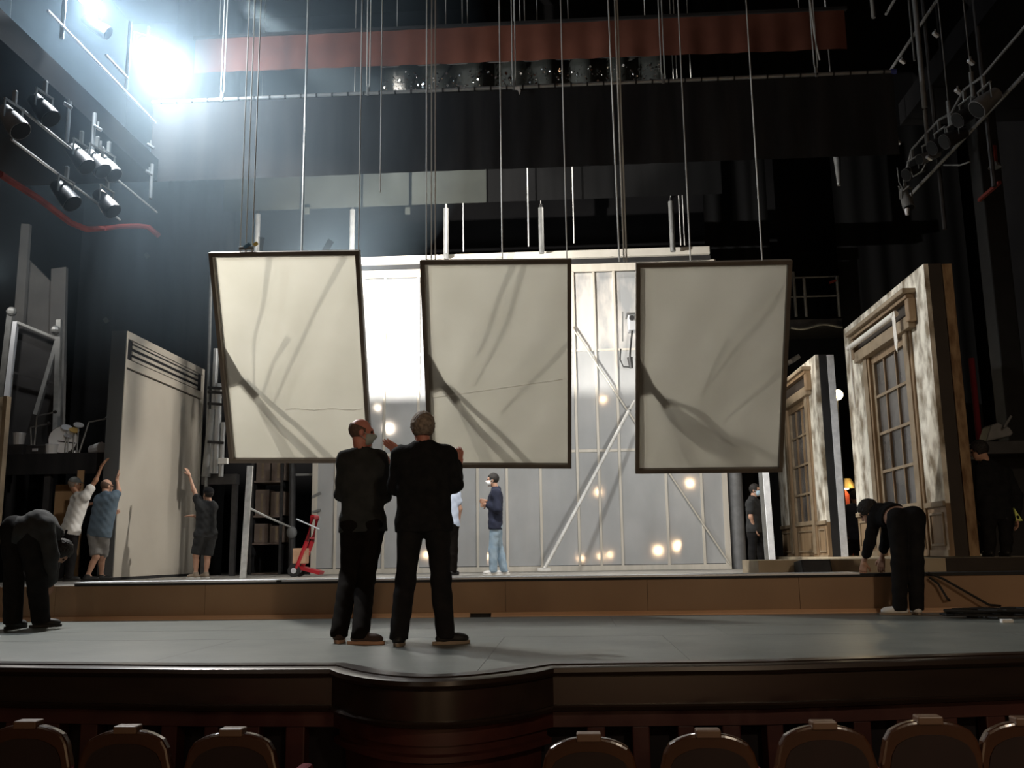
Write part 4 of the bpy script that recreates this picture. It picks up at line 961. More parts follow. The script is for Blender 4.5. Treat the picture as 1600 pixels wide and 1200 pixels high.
# right gallery: trusses, hanging bars and lanterns in near darkness
rg = empty('right_gallery', V(7.0, 16, 7.0), 'dark lighting gallery running along the right wall', 'gallery')
MB().box((6.75, 11, 8.9), (9.4, 18.2, 9.0)).build('walkway', 'darkwall', rg)
MB().box((6.7, 11, 8.9), (6.76, 18.2, 9.35)).build('fascia', 'darkwall', rg)
for z in (7.3, 10.1, 11.3): MB().cyl((6.62, 11, z), (6.62, 18.2, z), .03, .03, 8).build('rail', 'instrgrey', rg, smooth=True)
for y in (12.5, 14.6, 16.6): MB().cyl((6.72, y, 6.2), (6.72, y, 12.6), .04, .04, 8).build('stanchion', 'instr', rg, smooth=True)
def vtube(px, y0, y1, X, r, m_, lab):
    p, q = atx(px, y1, X), atx(px, y0, X)
    Yv = (p[1] + q[1]) / 2
    a_, c_ = at(px, y1, p[1]), at(px - (y1 - y0) * .11, y0, p[1])
    MB().cyl(a_, V(a_[0], p[1], c_[2]), r, r, 10).cyl(V(a_[0], p[1], c_[2]), V(a_[0], p[1], 15.79), .010, .010, 5).build('boom_tube', m_, label=lab, cat='tube', group='upright tubes on the right gallery', smooth=True)
vtube(1445, -60, 168, 6.3, .045, 'rail', 'long pale upright tube at the right gallery, brightest there')
vtube(1429, -60, 95, 6.3, .02, 'galv', 'thin tube beside the long pale tube')
vtube(1451, 172, 235, 6.3, .035, 'instrgrey', 'grey extension below the long pale tube')
vtube(1485, 158, 195, 6.3, .035, 'galv', 'short grey tube right of the long pale tube')
vtube(1521, 113, 152, 6.3, .035, 'galv', 'short grey tube farthest right on the gallery')
vtube(1365, -40, 28, 6.3, .04, 'galv', 'short grey tube hanging at the top edge of the picture')
MB().cyl(at(1311, 290, 17.5), V(at(1311, 290, 17.5)[0], 17.5, at(1308, 242, 17.5)[2]), .03, .07, 10).cyl(V(at(1311, 290, 17.5)[0], 17.5, at(1308, 242, 17.5)[2]), V(at(1311, 290, 17.5)[0], 17.5, 15.79), .012, .012, 5).build('boom_tube', 'galv', label='pale tapering tube under the right end of the black border', cat='tube', group='upright tubes on the right gallery', smooth=True)
rl = [((1416, 312), .10, V(.1, -.3, -1), 'instrgrey', 'white nosed lantern lowest on the right gallery'), ((1428, 268), .11, V(-1, -.3, -.5), 'instr', 'lantern above the white nosed one'), ((1450, 245), .09, V(-1, -.3, -.4), 'instrgrey', 'lantern below the grey tube extension'), ((1470, 225), .12, V(-1, -.2, -.5), 'instr', 'lantern in the middle of the right gallery row'), ((1490, 215), .12, V(-1, -.2, -.5), 'instr', 'lantern below the first short grey tube'), ((1510, 180), .12, V(-1, -.2, -.6), 'instr', 'lantern between the two short grey tubes'), ((1540, 160), .14, V(-1, -.1, -.8), 'instrgrey', 'pale box lantern highest in the right gallery row')]
RL = []
for (px, py), r, d, m_, lab in rl: RL.append(lantern(atx(px, py, 6.3), d, .42, r, m_, lab, grp='lanterns on the right gallery'))
MB().tube([atx(px, py, 6.3) + V(0, 0, .42) for (px, py), *_ in rl] + [V(6.62, 12.6, 7.95)], .022, 6).build('lantern_bar', 'instrgrey', rg)
p = atx(1416, 318, 6.28); MB().cyl(p, p - V(0, 0, .22), .06, .03, 10).build('snoot', 'alu', RL[0], label='silver snoot')
for (px, py), lab in (((1410, 96), 'upper'), ((1497, 143), 'bright'), ((1403, 222), 'leftmost'), ((1452, 247), 'lowest'), ((1462, 54), 'topmost'), ((1517, 97), 'rightmost')):
    p = atx(px, py, 6.25); t = empty('pipe_clamp', p, '%s small clamp on the right gallery' % lab, 'clamp', 'clamps on the right gallery')
    MB().bar(p + V(-.05, -.03, .02), p + V(.05, .03, -.02), .06, .05).build('jaw', 'alu', t, bevel=.01); MB().cyl(p, p + V(0, 0, .09), .015, .015, 6).build('bolt', 'galv', t)
for pts, lab in (([(1402, 262), (1405, 285), (1412, 297), (1420, 290)], 'cable loop at the lower end of the right lantern row'), ([(1422, 262), (1427, 276), (1440, 268), (1446, 256)], 'cable loop under the middle right lanterns'), ([(1475, 258), (1500, 258), (1515, 253)], 'cable sagging along the right gallery')):
    MB().tube([atx(*q_, 6.2) for q_ in pts], .014, 6).build('looped_cable', 'galv', label=lab, cat='cable')
p = atx(1552, 240, 6.9)
ff = empty('red_extinguisher', p, 'small red fitting on the dark right wall', 'fitting'); MB().cyl(p - V(0, 0, .15), p + V(0, 0, .12), .05, .06, 10).build('body', 'redcable', ff); MB().cyl(p - V(0, 0, .24), p - V(0, 0, .15), .10, .05, 10).build('foot', 'galv', ff)
MB().bar(atx(1530, 313, 6.9), atx(1562, 285, 6.9), .05, .05).build('slanting_tube', 'redcable', label='slanting red arm below the small red fitting', cat='arm')
# column on the right wing
ca, cc = at(1588, 620, 15.5), at(1552, 285, 15.5)
MB().box((ca[0] - .18, 15.5, Z_WAGON), (ca[0] + .16, 15.9, 8.2)).build('wing_column', mat('charcoal_column', (.007, .0072, .0072), .8, (.012, .012, .012), 3), label='charcoal square column in the right wing', cat='column', bevel=.02)
# red pipe, desk and grey cover in the right wing
a_ = at(1530, 685, 14.6); MB().cyl(V(a_[0], 14.6, Z_DECK), V(a_[0], 14.6, at(1517, 560, 14.6)[2]), .045, .045, 10).build('red_pipe', 'redplush', label='upright dark red pipe right of the large window flat', cat='pipe', smooth=True)
dz = at(1560, 690, 13.6)[2]; dk2 = empty('control_desk', at(1570, 880, 13.6), 'black control desk in the right wing', 'desk')
d0, d1 = at(1527, 690, 13.6)[0], 8.2
MB().box((d0, 13.5, dz - .18), (d1, 14.3, dz)).build('desk_top', 'instr', dk2, bevel=.01); MB().box((d0 + .3, 14.1, Z_WAGON), (d1, 14.3, dz - .18)).build('desk_panel', 'black', dk2)
cv = MB().prism([at(1541, 690, 13.7), at(1549, 664, 13.7), at(1560, 660, 13.7), at(1578, 668, 13.7), at(1584, 676, 13.7), at(1580, 681, 13.7)], V(0, .3, 0)); cv.build('desk_monitor', 'instrgrey', label='grey covered monitor lying on the black control desk', cat='monitor', bevel=.02)
MB().cyl(at(1569, 668, 13.6), at(1580, 650, 13.6), .02, .015, 6).build('desk_lamp_arm', 'instrgrey', label='thin lamp arm rising behind the grey monitor', cat='lamp')
# fly-floor with a railing, far right behind the panel
ff = empty('fly_floor', at(1280, 510, 22.0), 'dark bridge with a railing behind the rightmost panel', 'bridge')
p, q = at(1225, 500, 22.0), at(1332, 497, 22.0)
MB().box((p[0], 22.0, p[2] - .2), (q[0] + .3, 23.2, p[2])).build('bridge_deck', 'instr', ff)
for px, y0 in ((1240, 425), (1256, 435), (1308, 432), (1332, 440)):
    s = at(px + 4, 495, 22.0); MB().cyl(V(s[0], 22.0, s[2]), V(s[0], 22.0, at(px, y0, 22.0)[2]), .035, .035, 8).build('baluster', 'rail' if px in (1256, 1308) else 'galv', ff)
for y in (434, 464): s = at(1236, y, 22); MB().cyl(s, V(q[0] + .3, 22, s[2]), .02, .02, 6).build('handrail', 'instrgrey', ff)
sag = [at(1236 + 96 * t, 512 - 4 * t + 3 * math.sin(t * 9), 21.9) for t in np.linspace(0, 1, 16)]
MB().tube(sag, .03).build('cable_bundle', 'galv', ff)
MB().bar(at(1306, 438, 21.9), at(1296, 442, 21.9), .05, .05).build('red_grip', 'redcable', ff, label='small red grip')

# ------------------------------------------------------------------ cables on the stage floor at right
for pts, r, lab in (([(1452, 902), (1466, 912), (1480, 935), (1500, 950), (1512, 963), (1560, 966)], .013, 'black cable dropping from the platform to the coil, left one'), ([(1450, 895), (1475, 905), (1510, 925), (1545, 945), (1600, 950)], .013, 'black cable dropping from the platform to the coil, right one')):
    P3 = []
    for i, (x, y) in enumerate(pts):
        P3.append(at(x, y, P_Y - .06 - .02 * i) if y < 948 else atz(x, y, .015))
    MB().tube(P3, r, 6).build('floor_cable', 'rubber', label=lab, cat='cable', group='cables by the platform front')
cc = atz(1560, 962, 0.02); co = MB(); pts = []
for i in range(150):
    t = i * .32; rr = .28 + .12 * math.sin(i * .71) + .05 * math.sin(i * 1.9)
    pts.append(cc + V(rr * 1.25 * math.cos(t) + .1 * math.sin(i * .2), .16 * rr / .3 * math.sin(t), .012 + .05 * (1 + math.sin(i * .37)) * .5))
co.tube(pts, .013, 6).build('cable_coil', 'rubber', label='tangled coil of black cable on the floor at right', cat='cable')
p = atz(1573, 973, 0); MB().box(p + V(-.05, -.03, 0), p + V(.05, .03, .03)).build('cable_plug', 'white', label='small white plug beside the cable coil', cat='plug', bevel=.006)

# ------------------------------------------------------------------ front row seats
seat_specs = [(40, 1131, 'first seat from the left in the front row'), (196, 1139, 'second seat from the left in the front row'), (361, 1143, 'third seat from the left, left of the gap in the row'), (920, 1151, 'seat just right of the gap in the row'), (1107, 1145, 'second seat right of the gap in the row'), (1288, 1132, 'third seat right of the gap in the row'), (1453, 1124, 'second seat from the right end of the row'), (1606, 1126, 'rightmost seat, cut by the edge of the picture')]
SY = 4.55
def seat_prof(w, h, n=18):
    pts = []
    for i in range(n + 1):
        t = -1 + 2 * i / n; pts.append((t * w, h - .085 * abs(t) ** 2.6 - (.10 * max(0, abs(t) - .86) / .14)))
    return pts
def make_seat():
    root = empty('theatre_seat', (0, SY, Z_AUD), seat_specs[0][2], 'seat', 'front row theatre seats')
    prof = seat_prof(.225, .93)
    outer = [V(x, SY, Z_AUD + z) for x, z in prof] + [V(.20, SY, Z_AUD + .30), V(-.20, SY, Z_AUD + .30)]
    MB().prism(outer, V(0, .055, 0)).build('back_frame', 'seatwood', root, bevel=.012)
    inner = [V(x * .88, SY - .006, Z_AUD + z - .06) for x, z in prof] + [V(.17, SY - .006, Z_AUD + .36), V(-.17, SY - .006, Z_AUD + .36)]
    MB().prism(inner, V(0, .006, 0)).build('back_panel', 'seatpanel', root)
    MB().prism([V(x * .86, SY + .055, Z_AUD + z - .07) for x, z in prof] + [V(.17, SY + .055, Z_AUD + .40), V(-.17, SY + .055, Z_AUD + .40)], V(0, .05, 0)).build('back_cushion', 'redplush', root, bevel=.02)
    MB().box((-.22, SY + .1, Z_AUD + .36), (.22, SY + .5, Z_AUD + .46)).build('seat_cushion', 'redplush', root, bevel=.03)
    MB().box((-.055, SY - .012, Z_AUD + .912), (.055, SY + .065, Z_AUD + .948)).build('top_tab', 'seattab', root, label='pale wooden tab on the top edge', bevel=.006)
    for s in (1,):
        ar = MB().box((s * .255 - .03, SY + .02, Z_AUD), (s * .255 + .03, SY + .42, Z_AUD + .66)).build('side_panel', 'seatwood', root, bevel=.012)
        MB().box((s * .255 - .035, SY - .0, Z_AUD + .66), (s * .255 + .035, SY + .40, Z_AUD + .72)).build('arm_pad', 'redplush', root, bevel=.022)
    return root
s0 = make_seat()
for i, (px, py, lab) in enumerate(seat_specs):
    p = at(px, py, SY); off = V(p[0], 0, p[2] - (Z_AUD + .935))
    if i: copy_tree(s0, off, lab)
s0.location = Vector(s0.location) + Vector(V(at(seat_specs[0][0], seat_specs[0][1], SY)[0], 0, at(*seat_specs[0][:2], SY)[2] - (Z_AUD + .935)))

# ------------------------------------------------------------------ balcony globes of the house, seen mirrored in the plastic sheets
bl_specs = [(608, 669, .30, 'bulbw'), (590, 637, .16, 'bulbw'), (942, 624, .18, 'bulb'), (935, 769, .18, 'bulb'), (1078, 755, .24, 'bulb'), (1028, 860, .26, 'bulb'), (1060, 853, .30, 'bulb'), (908, 872, .15, 'bulb'), (938, 869, .15, 'bulb'), (953, 867, .14, 'bulb'), (757, 869, .26, 'bulb'), (666, 867, .18, 'bulb')]
GL = ['as the big white glow between the two talking men', 'as a small glow right of the leftmost panel', 'just right of the middle panel', 'right of the leaning white pole, halfway up', 'below the rightmost panel, the higher orange glow', 'low at right, left one of the bright pair', 'low at right, right one of the bright pair', 'near the wall foot by the leaning pole base', 'near the wall foot, left of a close pair', 'near the wall foot, right of a close pair', 'beside the shins of the man in blue jeans', 'between the legs of the broad man in black']
for i, (px, py, r, m_) in enumerate(bl_specs):
    YL = -9.0; q = at(px, py, 2 * WY - YL); p = V(q[0], YL, q[2])
    t = empty('balcony_globe', p, 'balcony globe lamp mirrored ' + GL[i], 'lamp', 'balcony globes of the house')
    MB().ball(p, r * .62, 14, 9).build('globe', m_, t, smooth='all')
    MB().cyl(p - V(0, r * .5, 0), p - V(0, 5.0, 0), .04, .04, 8).build('bracket', 'black', t)

# ================================================================== PEOPLE
EDGES = []
_c = [(i, j, k) for i in (0, 1) for j in (0, 1) for k in (0, 1)]
for a in _c:
    for d in range(3):
        if a[d] == 0:
            b = list(a); b[d] = 1; EDGES.append((a, tuple(b)))
def nets(field, lo, hi, h):                  # smooth closed surface of a distance field
    lo = np.asarray(lo, float); n = np.maximum(np.ceil((np.asarray(hi) - lo) / h).astype(int) + 1, 3)
    ax = [lo[d] + h * np.arange(n[d]) for d in range(3)]
    P = np.stack(np.meshgrid(*ax, indexing='ij'), -1).reshape(-1, 3)
    Fv = field(P).reshape(n); S = Fv < 0
    cnt = sum(S[a[0]:n[0] - 1 + a[0], a[1]:n[1] - 1 + a[1], a[2]:n[2] - 1 + a[2]].astype(np.int8) for a in _c)
    I = np.argwhere((cnt > 0) & (cnt < 8))
    if len(I) == 0: return np.zeros((0, 3)), []
    acc = np.zeros((len(I), 3)); w = np.zeros(len(I))
    for a, b in EDGES:
        A = I + a; B = I + b
        fa = Fv[A[:, 0], A[:, 1], A[:, 2]]; fb = Fv[B[:, 0], B[:, 1], B[:, 2]]
        m_ = (fa < 0) != (fb < 0); t = np.where(m_, fa / np.where(m_, fa - fb, 1), 0)
        acc += np.where(m_[:, None], A + t[:, None] * (B - A), 0); w += m_
    vs = lo + h * acc / w[:, None]
    idx = -np.ones(n - 1, int); idx[I[:, 0], I[:, 1], I[:, 2]] = np.arange(len(I))
    fs = []
    for d in range(3):
        e, f = (d + 1) % 3, (d + 2) % 3
        s0 = [slice(None)] * 3; s1 = [slice(None)] * 3
        s0[d] = slice(0, n[d] - 1); s1[d] = slice(1, n[d])
        s0[e] = s1[e] = slice(1, n[e] - 1); s0[f] = s1[f] = slice(1, n[f] - 1)
        for inv, cond in ((0, S[tuple(s0)] & ~S[tuple(s1)]), (1, ~S[tuple(s0)] & S[tuple(s1)])):
            K = np.argwhere(cond)
            if len(K) == 0: continue
            K[:, e] += 1; K[:, f] += 1
            q = []
            for de, df in ((1, 1), (0, 1), (0, 0), (1, 0)):
                Z = K.copy(); Z[:, e] -= de; Z[:, f] -= df; q.append(idx[Z[:, 0], Z[:, 1], Z[:, 2]])
            q = np.stack(q, 1)
            if inv: q = q[:, ::-1]
            fs += q.tolist()
    return vs, fs
def cap(a, b, ra, rb=None): return ('c', np.asarray(a, float), np.asarray(b, float), ra, ra if rb is None else rb)
def ell(c, R_, rad): return ('e', np.asarray(c, float), np.asarray(R_, float), np.asarray(rad, float))
def ev1(pr, P, g=0.0):
    if pr[0] == 'c':
        _, a, b, ra, rb = pr; ab = b - a; t = np.clip((P - a) @ ab / max(ab @ ab, 1e-9), 0, 1)
        return np.linalg.norm(P - a - t[:, None] * ab, axis=1) - (ra + g + t * (rb - ra))
    _, c, R_, rad = pr; L = (P - c) @ R_.T; rad = rad + g
    k0 = np.linalg.norm(L / rad, axis=1); k1 = np.linalg.norm(L / rad ** 2, axis=1)
    return k0 * (k0 - 1) / np.maximum(k1, 1e-9)
def ev(prs, P, k=.03, g=0.0):
    d = None
    for pr in prs:
        x = ev1(pr, P, g)
        if d is None: d = x; continue
        hh = np.clip(.5 + .5 * (d - x) / k, 0, 1); d = d * (1 - hh) + x * hh - k * hh * (1 - hh)
    return d
def bounds(prs, g=.03):
    pts = []
    for pr in prs:
        if pr[0] == 'c': pts += [pr[1] - pr[3], pr[1] + pr[3], pr[2] - pr[4], pr[2] + pr[4]]
        else: pts += [pr[1] - pr[3].max(), pr[1] + pr[3].max()]
    pts = np.array(pts); return pts.min(0) - g, pts.max(0) + g
def mesh_part(vs, fs, name, m_, parent, label=None):
    b = MB(); b.v = list(vs); b.f = fs
    return b.build(name, m_, parent, label=label, smooth='all', recalc=False)

def hand_mesh(w, d, n, side, s, curl, h):
    """palm with four bent fingers and a thumb; d along the fingers, n out of the palm, side = +1 when the thumb is on d x n"""
    d = unit(d); n = unit(n - d * (n @ d)); x = np.cross(d, n) * side
    prs = [cap(w - d * .02 * s, w + d * .02 * s, .026 * s, .027 * s)]
    kn = []
    for i, o in enumerate((-.030, -.010, .010, .030)):
        k_ = w + d * (.092 - .006 * abs(o) / .03) * s - x * o * s * 1.0; kn.append(k_)
        prs.append(cap(w + d * .02 * s - x * o * .6 * s, k_, .016 * s, .0115 * s))
    pal = ev
    fing = []
    for k_, ln in zip(kn, (.074, .086, .080, .062)):
        p = k_; a = curl * .6; L = ln * s
        for seg, (fr, rr) in enumerate(((.45, .0098), (.30, .0088), (.25, .0078))):
            dd = d * math.cos(a) + n * math.sin(a); q = p + dd * L * fr
            fing.append(cap(p, q, rr * s, (rr - .0012) * s)); p = q; a += curl
    t0 = w + d * .025 * s + x * .026 * s; dd = unit(d * .75 + x * .75 + n * .35)
    t1 = t0 + dd * .042 * s; t2 = t1 + unit(d + x * .25 + n * .3 * (1 + curl)) * .034 * s
    fing += [cap(t0, t1, .0145 * s, .0115 * s), cap(t1, t2, .0112 * s, .0090 * s)]
    lo, hi = bounds(prs + fing, .012)
    def fld(P):
        D = ev(prs, P, .012)
        for f in fing: 
            D2 = ev1(f, P); kk = .005; hh = np.clip(.5 + .5 * (D - D2) / kk, 0, 1); D = D * (1 - hh) + D2 * hh - kk * hh * (1 - hh)
        return D
    return nets(fld, lo, hi, h)

def person(J, label, outfit, group=None, h=.014, ground=None):
    s = J.get('s', 1.0)
    gz = ground
    base = (J['al'] + J['ar']) / 2; base = V(base[0], base[1], gz)
    root = empty('person', base, label, 'person', group)
    up = unit(J['neck'] - (J['hl'] + J['hr']) / 2)
    sh = unit(J['sr'] - J['sl']); fwd = unit(np.cross(up, sh)); fat = J.get('fat', 1.0)
    mid = lambda a, b, t: J[a] * (1 - t) + J[b] * t
    pel = (J['hl'] + J['hr']) / 2
    # ---- torso, limbs
    t_l, t_r = mid('sl', 'sr', .25) - up * .075 * s, mid('sl', 'sr', .75) - up * .075 * s
    w_l, w_r = mid('hl', 'hr', .12) + up * .09 * s, mid('hl', 'hr', .88) + up * .09 * s
    tors = [cap(t_l, w_l, .098 * s * fat, .092 * s * fat), cap(t_r, w_r, .098 * s * fat, .092 * s * fat), cap((t_l + t_r) / 2 + fwd * .02, pel + up * .12 * s, .105 * s * fat, .10 * s * fat),
            cap(J['hl'] + up * .03, J['hr'] + up * .03, .098 * s, .098 * s), cap(J['sl'], J['sr'], .058 * s), cap(mid('sl', 'sr', .16), J['neck'] + up * .0, .052 * s, .05 * s), cap(mid('sl', 'sr', .84), J['neck'], .052 * s, .05 * s)]
    arms = {}; legs = {}
    for q in 'lr':
        arms[q] = [cap(J['s' + q], J['e' + q], .056 * s, .044 * s), cap(J['e' + q], J['w' + q], .043 * s, .028 * s)]
        legs[q] = [cap(J['h' + q], J['k' + q], .090 * s, .060 * s), cap(J['k' + q], J['a' + q], .058 * s, .040 * s), cap(J['h' + q] - fwd * .04 * s, J['h' + q] * .7 + J['k' + q] * .3 - fwd * .02 * s, .075 * s, .07 * s)]
        kx = J['k' + q] * .7 + J['a' + q] * .3; bk = -unit(J.get('t' + q, fwd)); legs[q].append(cap(kx + bk * .02 * s, J['k' + q] * .4 + J['a' + q] * .6 + bk * .005, .047 * s, .038 * s))
    # ---- head
    c, hf, hu = J['head'], unit(J['hf']), J.get('hu', V(0, 0, 1)); hu = unit(hu - hf * (hu @ hf)); hr = np.cross(hf, hu); HR = np.stack([hr, hf, hu])
    H = lambda x, y, z: c + (hr * x + hf * y + hu * z) * s
    skull = ell(H(0, -.012, .025), HR, V(.074, .094, .092) * s)
    face = [skull, ell(H(0, .03, -.045), HR, V(.056, .066, .072) * s), cap(H(0, .095, .012), H(0, .112, -.022), .010 * s, .013 * s), ell(H(0, .085, .03), HR, V(.05, .015, .014) * s),
            cap(H(-.02, .090, -.062), H(.02, .090, -.062), .009 * s), ell(H(0, .075, -.098), HR, V(.024, .022, .018) * s), ell(H(.076, -.008, -.012), HR, V(.010, .020, .032) * s), ell(H(-.076, -.008, -.012), HR, V(.010, .020, .032) * s)]
    neck = [cap(J['neck'] - up * .03 * s, H(0, -.02, -.06), .056 * s, .052 * s)]
    feet = {}
    for q in 'lr':
        t = V(*J.get('t' + q, (0, 1, 0))); t[2] = 0; t = unit(t); feet[q] = t
    body = tors + arms['l'] + arms['r'] + legs['l'] + legs['r'] + neck
    footp = [cap(J['a' + q], V(*J['a' + q][:2], gz + .05) + feet[q] * .10 * s, .036 * s, .026 * s) for q in 'lr']
    lo, hi = bounds(body + face + footp)
    def bf(P):
        return np.minimum(ev(body + footp, P, .035 * s, -.007), ev(face + neck, P, .018 * s))
    vs, fs = nets(bf, lo, hi, h); vs = vs.tolist()
    for q, sd in (('l', 1), ('r', -1)):
        if J.get('hd' + q) is not None:
            v2, f2 = hand_mesh(J['w' + q], J['hd' + q], J['hn' + q], sd * J.get('flip' + q, 1), s, J.get('curl' + q, .35), max(.0045, h * .33))
            n0 = len(vs); vs += v2.tolist(); fs = fs + [[i + n0 for i in f] for f in f2]
    mesh_part(vs, fs, 'body', outfit.get('skin', 'skin'), root)
    wr = lambda P, a=.004: a * (np.sin(P[:, 2] * 46 + P[:, 0] * 23) * np.sin(P[:, 0] * 31 + P[:, 1] * 27))
    # ---- top
    top = outfit['top']; sl = outfit.get('sleeve', 1.0); gr = outfit.get('loose', .014); hem = pel + up * outfit.get('hem', -.10)
    shp = list(tors)
    for q in 'lr':
        shp.append(arms[q][0] if sl >= .5 else cap(J['s' + q], J['s' + q] + (J['e' + q] - J['s' + q]) * sl * 2, .058 * s, .056 * s))
        if sl > .5: shp.append(cap(J['e' + q], J['e' + q] + (J['w' + q] - J['e' + q]) * (sl - .5) * 2, .045 * s, .036 * s))
    shp.append(cap(J['hl'] - up * .06, J['hr'] - up * .06, .095 * s))
    lo, hi = bounds(shp, .05)
    neckcut = cap(J['neck'] + up * .025 * s, H(0, -.02, -.02), .062 * s, .075 * s)
    def sf(P):
        D = ev(shp, P, .045 * s, gr) + wr(P)
        arm = np.minimum.reduce([ev1(a_, P, gr + .02) for q in 'lr' for a_ in arms[q]])
        D = np.maximum(D, np.minimum(-((P - hem) @ up), arm) if outfit.get('armlow') else -((P - hem) @ up))
        return np.maximum(D, -ev1(neckcut, P))
    def sf2(P):
        D = sf(P)
        if outfit.get('armlow'): return D
        am = ev([a_ for q in 'lr' for a_ in shp if False] or [arms['l'][0]], P)
        return D
    # the hem cuts the trunk only; sleeves below the hem are kept
    sleeves = [p_ for p_ in shp if any(p_ is a_ for q in 'lr' for a_ in arms[q])] + [p_ for p_ in shp if p_[0] == 'c' and any(np.allclose(p_[1], J[x + q]) for x in 'e' for q in 'lr')]
    trunk = [p_ for p_ in shp if not any(p_ is z_ for z_ in sleeves)]
    def sf3(P):
        D = ev(trunk, P, .045 * s, gr) + wr(P)
        D = np.maximum(D, -((P - hem) @ up))
        if sleeves:
            x = ev(sleeves, P, .02, gr) + wr(P); k = .03; hh = np.clip(.5 + .5 * (D - x) / k, 0, 1); D = D * (1 - hh) + x * hh - k * hh * (1 - hh)
        return np.maximum(D, -ev1(neckcut, P))
    mesh_part(*nets(sf3, lo, hi, h), outfit.get('topname', 'sweater'), top, root)
    # ---- trousers or shorts
    lg_ = outfit.get('leg', 1.0); tp = [cap(J['hl'] + up * .03, J['hr'] + up * .03, .100 * s)]
    for q in 'lr':
        if lg_ >= 1: tp += legs[q] + [cap(J['k' + q], J['a' + q] - V(0, 0, .03), .060 * s, .056 * s)]
        else: e_ = J['h' + q] + (J['k' + q] - J['h' + q]) * (1.0 if lg_ > .5 else .9); tp += [cap(J['h' + q], e_, .094 * s, .082 * s), legs[q][2]]
    lo, hi = bounds(tp, .05); wst = pel + up * outfit.get('waist', .10)
    leggap = outfit.get('tg', .012)
    def tf_(P):
        D = ev(tp[1:], P, .03 * s, leggap) + wr(P, .003)
        x = np.maximum(ev1(tp[0], P, leggap), (P - wst) @ up); k = .03; hh = np.clip(.5 + .5 * (D - x) / k, 0, 1); D = D * (1 - hh) + x * hh - k * hh * (1 - hh)
        if lg_ >= 1: D = np.maximum(D, gz + .045 - P[:, 2])
        else:
            for q in 'lr':
                dk = unit(J['k' + q] - J['h' + q]); near = ev1(cap(J['h' + q], J['k' + q], .14, .14), P)
                D = np.where(near < 0, np.maximum(D, (P - (J['k' + q] - dk * .02)) @ dk), D)
        return D
    mesh_part(*nets(tf_, lo, hi, h), 'shorts' if lg_ < 1 else 'trousers', outfit['bottom'], root)
    # ---- shoes
    for q in 'lr':
        t = feet[q]; a = V(J['a' + q][0], J['a' + q][1], gz); sd = np.cross(t, V(0, 0, 1)); R_ = np.stack([sd, t, V(0, 0, 1)])
        pr = [ell(a + t * .045 * s + V(0, 0, .045), R_, V(.044, .125, .042) * s), ell(a + t * .12 * s + V(0, 0, .040), R_, V(.046, .062, .034) * s), cap(a + V(0, 0, .05) - t * .02, V(*J['a' + q][:2], gz + .095), .046 * s, .047 * s)]
        lo, hi = bounds(pr, .02); so = mesh_part(*nets(lambda P: np.maximum(ev(pr, P, .02), np.maximum(gz + .022 - P[:, 2], P[:, 2] - gz - .115)), lo, hi, min(h, .010)), 'shoe', outfit['shoe'], root)
        out = []
        for i in range(20):
            an = 2 * math.pi * i / 20; y = math.cos(an) * .150; x = math.sin(an) * (.046 + .008 * math.cos(an)) * (1 - .12 * math.cos(an - .5) ** 2)
            out.append(a + t * (.045 + y) * s + sd * x * s + V(0, 0, .001))
        ORG[so.name] = ORG[root.name]
        MB().prism(out, V(0, 0, .026)).build('sole', outfit['sole'], so, bevel=.004)
    # ---- hair, cap, mask, eyes
    if outfit.get('hair'):
        kind = outfit['hairkind']; sk = ell(H(0, -.014, .028), HR, V(.078, .098, .095) * s)
        lo, hi = bounds([sk], .04)
        def hfld(P):
            L = (P - c) @ HR.T / s
            g = .016 if kind == 'thick' else (.003 if kind == 'fringe' else .007)
            D = ev1(sk, P, g * s) + (.006 * np.sin(P[:, 0] * 140) * np.sin(P[:, 1] * 130 + 1) * np.sin(P[:, 2] * 120) if kind == 'thick' else 0)
            cutf = np.minimum(L[:, 1] - .052, .058 - L[:, 2]) * s                     # keep the face free
            D = np.maximum(D, np.minimum(cutf, .2))
            D = np.maximum(D, (-.060 - L[:, 2]) * s)                                  # nape
            D = np.maximum(D, np.minimum(L[:, 1] - .020, -.005 - L[:, 2]) * s)        # cheeks
            if kind == 'fringe': D = np.maximum(D, (L[:, 2] - .040 + .35 * L[:, 1]) * s); D = np.maximum(D, (L[:, 1] - .03) * s)
            return D
        mesh_part(*nets(hfld, lo, hi, min(h, .008)), 'hair', outfit['hair'], root)
    if outfit.get('cap'):
        sk = ell(H(0, -.010, .035), HR, V(.084, .102, .094) * s); lo, hi = bounds([sk], .12)
        brim = ell(H(0, outfit.get('brim', .11), .045), HR, V(.068, .075, .008) * s)
        mesh_part(*nets(lambda P: np.minimum(np.maximum(ev1(sk, P, .006), .03 * s - (P - c) @ hu), ev1(brim, P)), lo, hi, min(h, .008)), 'cap', outfit['cap'], root)
    if outfit.get('mask'):
        mk = ell(H(0, .034, -.048), HR, V(.060, .072, .062) * s); lo, hi = bounds([mk], .04); ns = cap(H(0, .098, .0), H(0, .112, -.022), .013 * s, .018 * s)
        def mfld(P):
            L = (P - c) @ HR.T / s; D = ev([mk, ns], P, .02, .006)
            return np.maximum(np.maximum(D, (.035 - L[:, 1]) * s), np.maximum((L[:, 2] + .005) * s, (-.112 - L[:, 2]) * s))
        mo = mesh_part(*nets(mfld, lo, hi, .006), 'face_mask', outfit['mask'], root)
        ORG[mo.name] = ORG[root.name]
        st = MB()
        for sg in (-1, 1): st.tube([H(sg * .055, .06, -.02), H(sg * .072, .03, -.012), H(sg * .080, -.005, .008)], .003, 5); st.tube([H(sg * .05, .055, -.08), H(sg * .066, .03, -.06), H(sg * .080, -.012, -.035)], .003, 5)
        st.build('ear_loop', outfit['mask'], mo)
